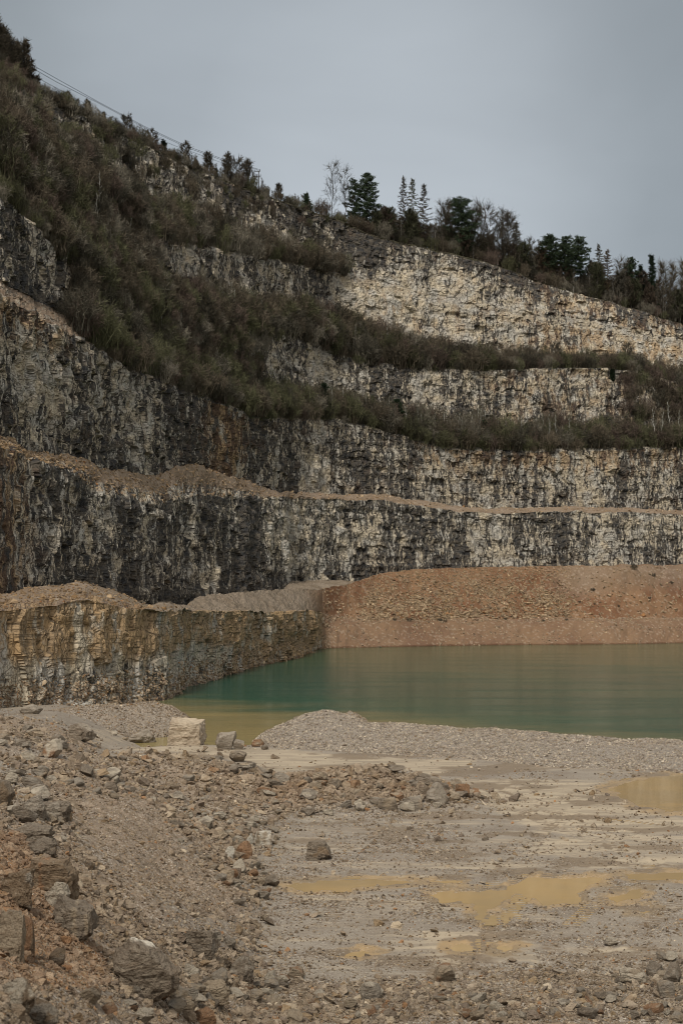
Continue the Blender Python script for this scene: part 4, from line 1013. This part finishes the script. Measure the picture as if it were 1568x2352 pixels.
# ---- trees
def limb(g_, A, B, r0, r1, k=4, n=4, wob=.05, R=VR):
    t = np.linspace(0, 1, n)[:, None]; L = np.linalg.norm(np.subtract(B, A)); p = np.array(A)*(1-t)+np.array(B)*t
    p[1:-1] += R.normal(0, wob*L, (n-2, 3)); g_.tube(p, np.linspace(r0, r1, n), k, False); return p
def bare_tree(R, h, spread, up=.8, nb=14, trunk=.22, tw=40, first=.25, twl=.16, width=.09):
    tr = Geo(); cr = Geo(); lean = R.normal(0, .03*h, 2); p = limb(tr, (0, 0, -.6), (lean[0], lean[1], h*.92), trunk, trunk*.3, 6, 7, .012, R)
    A = []; B = []
    for b in range(nb):
        t = first+(1-first)*(b+R.uniform(0, .8))/nb; t = min(t, .98); k = t*(len(p)-1); i = int(min(k, len(p)-2)); q = p[i]+(p[i+1]-p[i])*(k-i)
        a = b*2.4+R.normal(0, .4); L = spread*(1.15-t*.75)*R.uniform(.7, 1.1)
        d = np.array([math.cos(a)*(1-up*.6), math.sin(a)*(1-up*.6), up]); d /= np.linalg.norm(d)
        e = q+d*L; e[2] = min(e[2], h*1.02); lp = limb(tr, q, e, trunk*.5*(1.2-t), trunk*.16, 3, 4, .05, R)
        for s in range(3):
            f = R.uniform(.3, .8); q2 = q*(1-f)+e*f; d2 = d+R.normal(0, .45, 3); d2[2] = abs(d2[2])*.8+.2; d2 /= np.linalg.norm(d2)
            e2 = q2+d2*L*.5; tr.tube(np.array([q2, (q2+e2)/2+R.normal(0, .05*L, 3), e2]), [trunk*.22, trunk*.16, trunk*.1], 3, False)
            for _ in range(tw//5): f2 = R.uniform(.2, 1); q3 = q2*(1-f2)+e2*f2; d3 = d2+R.normal(0, .6, 3); d3 /= np.linalg.norm(d3); A.append(q3); B.append(q3+d3*h*twl*R.uniform(.4, 1))
        for _ in range(tw//2): f2 = R.uniform(.3, 1); q3 = q*(1-f2)+e*f2; d3 = d+R.normal(0, .6, 3); d3[2] += .3; d3 /= np.linalg.norm(d3); A.append(q3); B.append(q3+d3*h*twl*R.uniform(.4, 1))
    cr.ribbons(A, B, width*1.2, width*.5, R); return tr, cr
def pine(R, h, w, clear=.4, dens=1., flat=True):
    tr = Geo(); cr = Geo(); p = limb(tr, (0, 0, -.6), (R.normal(0, .3), R.normal(0, .3), h*.96), .26, .07, 6, 6, .01, R); A = []; B = []
    w *= 1.15; nb = int(56*dens)
    for b in range(nb):
        t = clear+(1-clear)*((b+R.uniform())/nb); k = t*(len(p)-1); i = int(min(k, len(p)-2)); q = p[i]+(p[i+1]-p[i])*(k-i); a = b*2.4+R.normal(0, .5)
        prof = (math.sin(math.pi*min(1, (t-clear)/(1-clear)*.85+.12))**.6) if flat else (1.02-(t-clear)/(1-clear))**.9
        L = w*.5*prof*R.uniform(.65, 1.15); e = q+np.array([math.cos(a)*L, math.sin(a)*L, L*R.uniform(.05, .45) if flat else -L*.12]); tr.tube(np.array([q, (q+e)/2, e]), [.07, .05, .03], 3, False)
        for c in range(int(max(3, 9*L/(w*.5)))):
            f = R.uniform(.12, 1.05); cc = q*(1-f)+e*f+R.normal(0, .30, 3); rr = R.uniform(.65, 1.3)*(w/8.)**.5
            n = 26; d = R.normal(size=(n, 3)); d /= np.linalg.norm(d, axis=1)[:, None]; d[:, 2] = d[:, 2]*.6+.15
            st = cc+d*rr*R.uniform(.0, .5, (n, 1)); A += list(st); B += list(st+d*rr*R.uniform(.4, .8, (n, 1)))
    cr.ribbons(A, B, .17, .08, R); return tr, cr
def larch(R, h, w):
    tr = Geo(); cr = Geo(); p = limb(tr, (0, 0, -.6), (R.normal(0, .2), R.normal(0, .2), h), .2, .03, 6, 6, .006, R); A = []; B = []
    w *= 1.9
    for b in range(84):
        t = .14+.84*(b+R.uniform())/84; k = t*(len(p)-1); i = int(min(k, len(p)-2)); q = p[i]+(p[i+1]-p[i])*(k-i); a = b*2.4+R.normal(0, .4)
        L = w*.5*min(1., (1.04-t)*1.3)*R.uniform(.5, 1.1); e = q+np.array([math.cos(a)*L, math.sin(a)*L, L*R.uniform(-.1, .35)]); tr.tube(np.array([q, (q+e)/2-[0, 0, .05*L], e]), [.07, .055, .04], 3, False)
        for _ in range(38): f = R.uniform(.05, 1); q3 = q*(1-f)+e*f; d = (e-q)/L*.5+R.normal(0, .5, 3); A.append(q3); B.append(q3+d*R.uniform(.3, .9))
    cr.ribbons(A, B, .15, .08, R); return tr, cr
def put_tree(name, kind_cat, u, vtop, off, make, wood, leaf, label, group, strip='top', f=.04, sx=1., vbase=None):
    p = TP(u, strip, f) if vbase is None else vbase
    s = p[1]/F; top = (V0-vtop)*s; h = max(2.5, top-p[2])
    tr, cr = make(h)
    root = bpy.data.objects.new(name, None); COL.objects.link(root); root.location = p; root['label'] = label; root['category'] = kind_cat
    if group: root['group'] = group
    link('trunk', tr.mesh('trunk', np.array(wood), True), M_bark, root); link('crown', cr.mesh('crown', np.array(leaf)), M_veg, root)
    return root
GB = (.060, .052, .040); LB = (.088, .074, .054); PN = (.052, .072, .040); PT = (.09, .065, .045); PB = (.24, .22, .19)
tR = lambda k: np.random.default_rng(300+k)
BT = lambda k, sp, **kw: (lambda h: bare_tree(tR(k), h, h*sp, **kw))
LIST = [
 ('bare_tree', 'tree', 764, 376, BT(1, .34, up=.9, nb=12, tw=22, trunk=.2), GB, GB, 'tall thin bare tree standing alone at the left of the skyline group', None),
 ('bare_tree', 'tree', 792, 388, BT(2, .32, up=.9, nb=12, tw=22, trunk=.18), GB, GB, 'thin bare tree leaning beside the lone tall bare tree', None),
 ('pine_tree', 'pine tree', 814, 410, lambda h: pine(tR(3), h, 8., .16), PT, PN, 'narrow dark pine left of the tallest pine on the skyline', None),
 ('pine_tree', 'pine tree', 843, 393, lambda h: pine(tR(4), h, 9.5, .24, 1.5), PT, PN, 'tallest dark pine on the skyline with a bare lower trunk', None),
 ('larch_tree', 'larch tree', 924, 405, lambda h: larch(tR(5), h, 6.), PT, LB, 'tallest bare larch, left one of the three on the skyline', None),
 ('larch_tree', 'larch tree', 948, 410, lambda h: larch(tR(6), h, 6.), PT, (.10, .10, .055), 'middle larch of the three on the skyline', None),
 ('larch_tree', 'larch tree', 974, 420, lambda h: larch(tR(7), h, 6.5), PT, LB, 'right larch of the three on the skyline', None),
 ('pine_tree', 'pine tree', 1054, 452, lambda h: pine(tR(8), h, 15., .10, 2.4), PT, PN, 'broad dark evergreen in the middle of the skyline trees', None),
 ('bare_tree', 'tree', 1122, 468, BT(9, .42, up=.55, nb=26, tw=60, trunk=.3, first=.12), GB, LB, 'round crowned bare tree right of the broad dark evergreen', None),
 ('bare_tree', 'tree', 1152, 486, BT(10, .42, up=.5, nb=22, tw=55, trunk=.25, first=.12), GB, LB, 'second round bare tree beside the round crowned one', None),
 ('larch_tree', 'larch tree', 1184, 508, lambda h: larch(tR(11), h, 7.), PT, (.09, .08, .045), 'brown green larch right of the round bare trees', None),
 ('bare_tree', 'tree', 1215, 548, BT(12, .25, up=.8, nb=16, tw=34, trunk=.15), PB, LB, 'pale grey bare tree in the dip of the skyline', None),
 ('bare_tree', 'tree', 1240, 566, BT(13, .4, up=.6, nb=24, tw=60, trunk=.2, first=.1), GB, (.11, .075, .05), 'reddish brown bare tree below the flat topped pines', None),
 ('pine_tree', 'pine tree', 1262, 538, lambda h: pine(tR(14), h, 11., .38, 1.5), PT, PN, 'left one of the flat topped pines on the right skyline', None),
 ('pine_tree', 'pine tree', 1298, 540, lambda h: pine(tR(15), h, 10., .42, 1.3), PT, PN, 'middle one of the flat topped pines on the right skyline', None),
 ('pine_tree', 'pine tree', 1332, 540, lambda h: pine(tR(16), h, 10., .38, 1.4), PT, PN, 'right one of the flat topped pines on the right skyline', None),
 ('larch_tree', 'larch tree', 1374, 560, lambda h: larch(tR(17), h, 7.), PT, (.10, .085, .05), 'pointed larch right of the flat topped pines', None),
 ('larch_tree', 'larch tree', 1394, 572, lambda h: larch(tR(18), h, 6.5), PT, (.12, .085, .055), 'reddish pointed larch paired with the one at its left', None),
 ('bare_tree', 'tree', 1416, 592, BT(19, .22, up=.85, nb=14, tw=30, trunk=.14), PB, LB, 'pale thin bare tree left of the small dark pine', None),
 ('bare_tree', 'tree', 1430, 596, BT(20, .22, up=.85, nb=14, tw=30, trunk=.14), PB, LB, 'pale thin bare tree touching the small dark pine', None),
 ('pine_tree', 'pine tree', 1448, 588, lambda h: pine(tR(21), h, 6.5, .45, 1.), PT, PN, 'small dark pine near the right end of the skyline', None),
 ('spruce_tree', 'spruce tree', 1493, 582, lambda h: pine(tR(22), h, 8.5, .08, 2.2, False), PT, (.028, .042, .024), 'dark pointed spruce near the right edge of the skyline', None),
 ('spruce_tree', 'spruce tree', 1470, 606, lambda h: pine(tR(23), h, 6., .1, 1.8, False), PT, (.028, .040, .024), 'shorter spruce left of the dark pointed spruce', None),
 ('bare_tree', 'tree', 1528, 600, BT(24, .16, up=.95, nb=26, tw=50, trunk=.16, first=.1), GB, (.12, .10, .07), 'upright brown bare tree right of the pointed spruce', None),
 ('bare_tree', 'tree', 1545, 604, BT(25, .16, up=.95, nb=26, tw=50, trunk=.16, first=.1), GB, (.12, .10, .07), 'upright brown bare tree second from the right edge', None),
 ('bare_tree', 'tree', 1564, 598, BT(26, .16, up=.95, nb=26, tw=50, trunk=.16, first=.1), GB, (.12, .10, .07), 'upright brown bare tree cut by the right edge', None),
 ('bare_tree', 'tree', 10, 66, BT(27, .30, up=.9, nb=26, tw=70, trunk=.22, first=.12), GB, LB, 'tallest bare tree on the skyline in the upper left corner', None),
 ('bare_tree', 'tree', -18, 40, BT(28, .30, up=.9, nb=22, tw=60, trunk=.22, first=.15), GB, LB, 'bare tree half outside the upper left edge', None),
 ('bare_tree', 'tree', 34, 106, BT(29, .30, up=.9, nb=26, tw=70, trunk=.18, first=.1), GB, LB, 'bare tree right of the tallest one in the upper left corner', None),
 ('bare_tree', 'tree', 150, 212, BT(30, .5, up=.5, nb=20, tw=50, trunk=.18, first=.15), GB, GB, 'rounded bare tree on the left skyline above the orange scar', None),
 ('bare_tree', 'tree', 290, 268, BT(31, .5, up=.6, nb=20, tw=50, trunk=.18, first=.15), GB, LB, 'spreading bare tree on the left skyline under the cables', None),
 ('bare_tree', 'tree', 345, 300, BT(32, .5, up=.5, nb=20, tw=50, trunk=.16, first=.12), GB, LB, 'rounded bare tree on the skyline right of the spreading one', None),
 ('spruce_tree', 'spruce tree', 378, 322, lambda h: pine(tR(33), h, 2.2, .08, 1., False), PT, (.026, .034, .022), 'tiny dark conifer on the left skyline', None),
 ('bare_tree', 'tree', 425, 328, BT(34, .4, up=.7, nb=20, tw=50, trunk=.16, first=.12), GB, LB, 'bare tree poking above the skyline half way down the left ridge', None),
 ('bare_tree', 'tree', 545, 366, BT(35, .5, up=.6, nb=22, tw=50, trunk=.18, first=.12), GB, LB, 'wide bare tree on the skyline left of the utility pole', None),
 ('spruce_tree', 'spruce tree', 704, 446, lambda h: pine(tR(36), h, 5., .08, 1., False), PT, PN, 'little dark spruce on the skyline left of the lone bare tree', None),
 ('bare_tree', 'tree', 1274, 790, BT(37, .5, up=.6, nb=22, tw=50, trunk=.2, first=.12), GB, (.13, .11, .08), 'spreading bare tree in front of the big pale cliff at the right', None),
 ('bare_tree', 'tree', 1070, 790, BT(38, .5, up=.6, nb=18, tw=40, trunk=.16, first=.12), GB, (.12, .10, .075), 'bare tree on the ledge at the foot of the pale cliff', None),
 ('bare_tree', 'tree', 1440, 790, BT(39, .5, up=.6, nb=20, tw=50, trunk=.18, first=.12), GB, (.13, .11, .08), 'bare tree low before the right end of the pale cliff', None),
] + [('bare_tree', 'tree', u_, v_, BT(80+k_, .36, up=.8, nb=24, tw=70, trunk=.18, first=.12), GB, LB, lab_, None) for k_, (u_, v_, lab_) in enumerate((
 (-4, 60, 'bare tree just inside the upper left edge'), (22, 88, 'bare tree between the two tallest in the upper left corner'), (46, 128, 'low bare tree at the right side of the upper left group'), (64, 160, 'dark rounded bare tree where the cables meet the left trees'), (84, 178, 'second dark rounded bare tree below the cables'),
 (200, 232, 'bare tree on the skyline left of the spreading tree'), (240, 262, 'dense bare tree right beside the spreading one, at its left'), (480, 352, 'bare tree on the skyline above the middle cable end'), (520, 358, 'bare tree left of the wide one near the utility pole'), (570, 372, 'bare tree touching the utility pole'),
 (640, 425, 'reddish bare tree right of the utility pole'), (1090, 480, 'bare tree half hidden behind the broad dark evergreen'), (1020, 470, 'thin bare tree at the left side of the broad evergreen'), (1165, 500, 'bare tree between the round crowned trees and the brown green larch')))]
for t in LIST:
    nm, cat, u, vt, mk, wd, lf, lab, gp = t
    if u in (1274, 1070, 1440): put_tree(nm, cat, u, vt, 0, mk, wd, lf, lab, gp, 'terrace3', .5)
    elif u < 40: put_tree(nm, cat, u, vt, 0, mk, wd, lf, lab, gp, 'top', .05)
    else: put_tree(nm, cat, u, vt, 0, mk, wd, lf, lab, gp, 'top', .07)
BIG = []
for k in range(5):
    tr, cr = bare_tree(np.random.default_rng(760+k), 12., 4.4, up=.72, nb=26, tw=110, trunk=.22, first=.08, twl=.13, width=.10)
    BIG.append((tr.mesh('trunk', np.array(GB), True), cr.mesh('crown', np.array(((.088, .074, .054), (.095, .072, .052), (.076, .076, .045), (.105, .094, .072), (.085, .064, .050))[k]))))
def mid_tree(p, h, label, group):
    tm, cm = BIG[int(VR.integers(5))]; r_ = bpy.data.objects.new('bare_tree', None); COL.objects.link(r_); r_.location = p; s = h/12.; r_.scale = (s, s, s); r_.rotation_euler = (0, 0, VR.uniform(0, 6.28))
    r_['label'] = label; r_['category'] = 'tree'; r_['group'] = group; link('trunk', tm, M_bark, r_); link('crown', cm, M_veg, r_)
for (a, b, n_, h0, h1, place) in ((850, 910, 12, 9, 14.5, 'between the tallest pine and the larches'), (910, 1000, 13, 9, 15, 'behind the three larches'), (1000, 1110, 14, 9, 15, 'around the broad dark evergreen'), (1110, 1215, 15, 9, 15, 'around the round crowned trees'), (1215, 1350, 22, 9, 14.5, 'under the flat topped pines'), (1350, 1450, 20, 10, 17, 'around the pointed larches'), (1450, 1660, 38, 10, 18, 'at the right end of the skyline'), (790, 850, 5, 5, 8, 'at the foot of the two left pines'), (-30, 70, 10, 8, 12, 'in the upper left corner'), (60, 740, 9, 3, 4.5, 'along the left skyline')):
    for _ in range(n_): mid_tree(TP(VR.uniform(a, b), 'top', VR.uniform(.03, .25)), VR.uniform(h0, h1), f'bushy bare tree with fine twigs {place}', f'bushy bare trees {place}')
# thin saplings between the named skyline trees, and birches on the ledges
proto = []
for k in range(4):
    tr, cr = bare_tree(np.random.default_rng(700+k), 10., 2.4, up=.92, nb=14, tw=24, trunk=.12, first=.2, twl=.12, width=.09)
    proto.append((tr.mesh('trunk', np.array(PB), True), cr.mesh('crown', np.array(LB))))
    tr, cr = bare_tree(np.random.default_rng(720+k), 10., 1.8, up=.95, nb=10, tw=12, trunk=.15, first=.45, twl=.10, width=.07)
    proto.append((tr.mesh('trunk', np.array((.44, .42, .37)), True), cr.mesh('crown', np.array((.11, .095, .06)))))
def small_tree(kind, p, h, label, group):
    k = int(VR.integers(4))*2+(1 if kind == 'birch' else 0); tm, cm = proto[k]
    r = bpy.data.objects.new('birch_tree' if kind == 'birch' else 'sapling_tree', None); COL.objects.link(r); r.location = p; s = h/10.; r.scale = (s, s, s); r.rotation_euler = (0, 0, VR.uniform(0, 6.28))
    r['label'] = label; r['category'] = 'birch tree' if kind == 'birch' else 'tree'; r['group'] = group
    link('trunk', tm, M_bark, r); link('crown', cm, M_veg, r)
for (a, b, n_, h0, h1, place) in ((856, 905, 16, 10, 15, 'between the tallest pine and the larches'), (905, 985, 12, 8, 12, 'among the three larches'), (985, 1020, 12, 10, 13, 'between the larches and the broad evergreen'), (1195, 1240, 12, 8, 11, 'in the dip of the skyline'), (1340, 1380, 10, 8, 12, 'behind the flat topped pines'), (1400, 1450, 12, 10, 14, 'around the small dark pine'), (1505, 1640, 26, 11, 16, 'at the right end of the skyline'), (1080, 1200, 10, 7, 10, 'under the round crowned trees'), (-30, 720, 85, 3.5, 6.5, 'along the left skyline'), (1260, 1340, 14, 7, 10, 'under the flat topped pines')):
    for _ in range(n_): small_tree('sap', TP(VR.uniform(a, b), 'top', VR.uniform(.02, .14)), VR.uniform(h0, h1), f'thin bare sapling {place}', f'bare saplings {place}')
for (a, b, strip_, n_, h0, h1, place) in ((700, 1020, 'terrace2', 18, 8, 13, 'on the ledge below the middle pale cliff'), (1020, 1350, 'terrace2', 26, 9, 14, 'on the ledge right of the dark spruce'), (1490, 1560, 'terrace2', 4, 14, 18, 'at the far right of the wooded ledge'), (250, 620, 'cliffB', 24, 8, 13, 'on the overgrown slope at the left'), (0, 350, 'cliffA', 18, 8, 13, 'high on the overgrown slope at the left'), (500, 900, 'terrace3', 24, 8, 13, 'on the ledge left of the big pale cliff'), (100, 700, 'terrace4', 16, 7, 11, 'on the high ledge under the ridge')):
    for _ in range(n_): small_tree('birch', TP(VR.uniform(a, b), strip_, VR.uniform(.2, .8)), VR.uniform(h0, h1), f'slender pale birch {place}', f'birches {place}')
for k, (u, st, f, h, w, lab) in enumerate(((742, 'terrace2', .35, 11, 6.5, 'dark spruce on the wooded ledge below the middle pale cliff'), (912, 'terrace2', .3, 12, 8, 'broad dark evergreen among the shrubs of the wooded ledge'), (1112, 'terrace2', .35, 9, 4.5, 'small dark spruce among birches on the wooded ledge'), (1404, 'cliffB', .85, 4, 2.2, 'tiny dark conifer on the lip of the middle pale cliff at the right'))):
    p = TP(u, st, f); tr, cr = pine(tR(60+k), h, w, .05, 1.6, False); r = bpy.data.objects.new('spruce_tree', None); COL.objects.link(r); r.location = p; r['label'] = lab; r['category'] = 'spruce tree'
    link('trunk', tr.mesh('trunk', np.array(PT), True), M_bark, r); link('crown', cr.mesh('crown', np.array((.028, .042, .022))), M_veg, r)
# small plants on the spoil bank
pt = Geo()
for _ in range(60): pass
for k, (u, f, s_) in enumerate(((1455, .75, 2.6), (1360, .62, 1.4), (1500, .72, 1.6), (1540, .6, 1.3), (940, -.4, 1.6), (905, -.3, 1.3), (1010, -.45, 1.5), (1022, -.5, 1.2), (1160, -.3, 1.), (1300, -.4, 1.), (1420, .2, 1.), (1490, .3, 1.1), (1330, .3, .9), (1245, -.5, .9))):
    p = TP(u, 'bank', f) if f >= 0 else TP(u, 'pit', 1+f)
    o = bpy.data.objects.new('shrub', bush_mesh(k % 5, 'dark')); COL.objects.link(o); o.location = p; o.scale = (s_/4, s_/4, s_/5.5)
    tag(o, 'small dark tuft growing on the bare earth bank across the lake', 'shrub', 'tufts on the earth bank across the lake')
print('trees', time.time()-T0)

# ---- power line
wood = np.array((.06, .05, .042)); grey = np.array((.10, .10, .10))
def pole(u, vtop, label, arms):
    p = TP(u, 'top', .03); top = (V0-vtop)/F*p[1]; r = bpy.data.objects.new('utility_pole', None); COL.objects.link(r); r.location = p; r['label'] = label; r['category'] = 'utility pole'
    h = top-p[2]
    g1 = Geo(); g1.tube([(0, 0, -1), (0, 0, h*.5), (0, 0, h)], [.2, .17, .14], 8); link('post', g1.mesh('post', wood, True), M_bark, r)
    tips = []
    for k, (dz, L) in enumerate(arms):
        g2 = Geo(); g2.box((-L*.35, 0, h-dz), (L*.75, .09, .11), 0); a = link('crossarm', g2.mesh('crossarm', wood), M_bark, r)
        for xx in (-L*1.0, -L*.3, L*.32):
            g3 = Geo(); z0 = h-dz+.11; g3.tube([(xx, 0, z0), (xx, 0, z0+.15), (xx, 0, z0+.2), (xx, 0, z0+.45), (xx, 0, z0+.5)], [.05, .05, .17, .14, .06], 8)
            link('insulator', g3.mesh('insulator', grey*.5, True), M_bark, a); tips.append(np.array(p)+np.array([xx, 0, z0+.5]))
    return tips
t1 = pole(594, 392, 'wooden utility pole with insulators at the right end of the cables on the ridge', ((.2, 1.5), (2.0, 2.0)))
t0 = pole(-45, 60, 'wooden utility pole beyond the upper left corner', ((.2, 1.5), (2.0, 2.0)))
for k, (ia, vs, lab) in enumerate(((2, [(52, 136), (140, 186), (230, 236), (330, 289), (430, 336), (520, 368)], 'upper cable of the power line above the left ridge'),
                  (1, [(50, 142), (130, 188), (225, 236), (330, 292), (430, 339), (520, 371)], 'middle cable close under the upper cable'),
                  (4, [(56, 162), (130, 202), (200, 240), (300, 291), (400, 334), (510, 374)], 'lowest cable of the power line on the left'))):
    pts = [t0[ia]]
    us_ = np.array([q[0] for q in vs], float); y_a, y_b = t0[ia][1], t1[ia][1]; xa, xb = t0[ia][0], t1[ia][0]
    for (u, v) in vs:
        # where the bearing u meets the straight plan line between both poles
        du = (u-U0)/F; t = (du*y_a-xa)/((xb-xa)-du*(y_b-y_a)); Y = y_a+(y_b-y_a)*t
        pts.append(P(np.float64(u), np.float64(v), Y))
    pts.append(t1[ia]); g4 = Geo(); g4.tube(np.array(pts), .045 if k == 2 else .06, 4)
    tag(link('power_cable', g4.mesh('power_cable', np.array((.05, .055, .06))), M_bark), lab, 'power cable', 'cables of the power line')

# ================================================================ LIGHT, SKY, CAMERA
SUN_AZ, SUN_EL = math.radians(-162), math.radians(50)     # azimuth from +Y towards +X
sd = np.array([math.sin(SUN_AZ)*math.cos(SUN_EL), math.cos(SUN_AZ)*math.cos(SUN_EL), math.sin(SUN_EL)])
L = bpy.data.lights.new('sun', 'SUN'); L.energy = 2.7; L.angle = math.radians(10); L.color = (1., .95, .87)
lo = bpy.data.objects.new('sun', L); COL.objects.link(lo)
from mathutils import Vector
lo.rotation_euler = Vector(sd).to_track_quat('Z', 'Y').to_euler(); lo.location = (0, 0, 200)
W = bpy.data.worlds.new('World'); SC.world = W; W.use_nodes = True; nt = W.node_tree; nt.nodes.clear()
w = N.__new__(N); w.t = nt
gen = w.n('ShaderNodeTexCoord').outputs['Generated']
sky = w.n('ShaderNodeTexSky'); sky.sky_type = 'NISHITA'; sky.sun_disc = False; sky.sun_elevation = SUN_EL; sky.sun_rotation = SUN_AZ
skc = w.mix(1., sky.outputs[0], (.10, .10, .10, 1), 'MULTIPLY')
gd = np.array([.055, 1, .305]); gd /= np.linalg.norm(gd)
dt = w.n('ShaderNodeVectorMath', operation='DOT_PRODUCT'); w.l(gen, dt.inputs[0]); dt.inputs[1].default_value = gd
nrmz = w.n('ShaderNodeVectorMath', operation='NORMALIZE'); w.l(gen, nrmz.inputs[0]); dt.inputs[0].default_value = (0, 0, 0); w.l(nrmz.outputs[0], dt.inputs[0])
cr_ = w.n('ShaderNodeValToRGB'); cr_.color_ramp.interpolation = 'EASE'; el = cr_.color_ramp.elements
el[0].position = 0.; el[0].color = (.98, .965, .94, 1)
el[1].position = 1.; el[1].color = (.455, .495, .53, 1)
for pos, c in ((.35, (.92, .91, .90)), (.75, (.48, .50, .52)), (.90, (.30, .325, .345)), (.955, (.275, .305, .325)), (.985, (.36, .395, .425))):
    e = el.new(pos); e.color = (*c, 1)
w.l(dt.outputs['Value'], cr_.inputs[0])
sx = w.n('ShaderNodeSeparateXYZ'); w.l(nrmz.outputs[0], sx.inputs[0])
rt = w.ramp(sx.outputs[0], .06, .24)
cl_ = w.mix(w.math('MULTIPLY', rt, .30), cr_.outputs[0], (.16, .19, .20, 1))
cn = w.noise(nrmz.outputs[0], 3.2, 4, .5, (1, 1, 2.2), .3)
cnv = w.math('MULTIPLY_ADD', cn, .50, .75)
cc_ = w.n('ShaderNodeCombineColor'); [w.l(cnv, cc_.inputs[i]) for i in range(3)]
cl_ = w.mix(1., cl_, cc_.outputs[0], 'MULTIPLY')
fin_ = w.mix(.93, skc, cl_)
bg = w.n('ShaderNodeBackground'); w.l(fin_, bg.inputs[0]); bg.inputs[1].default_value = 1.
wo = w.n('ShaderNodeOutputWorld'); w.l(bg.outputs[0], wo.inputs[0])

cam = bpy.data.cameras.new('camera'); co = bpy.data.objects.new('camera', cam); COL.objects.link(co); SC.camera = co
co.location = (0, 0, 0); co.rotation_euler = (math.radians(90), 0, 0)
cam.sensor_fit = 'VERTICAL'; cam.sensor_height = 36.; cam.lens = F/2352*36.
cam.shift_y = (V0-1176)/2352; cam.clip_start = .5; cam.clip_end = 12000
cam.dof.use_dof = True; cam.dof.focus_distance = 85.; cam.dof.aperture_fstop = 2.6
SC.cycles.pixel_filter_type = 'BLACKMAN_HARRIS'; SC.cycles.filter_width = .95
SC.view_settings.view_transform = 'Standard'; SC.view_settings.look = 'None'; SC.view_settings.exposure = .08; SC.view_settings.gamma = 1.
print('done', time.time()-T0)
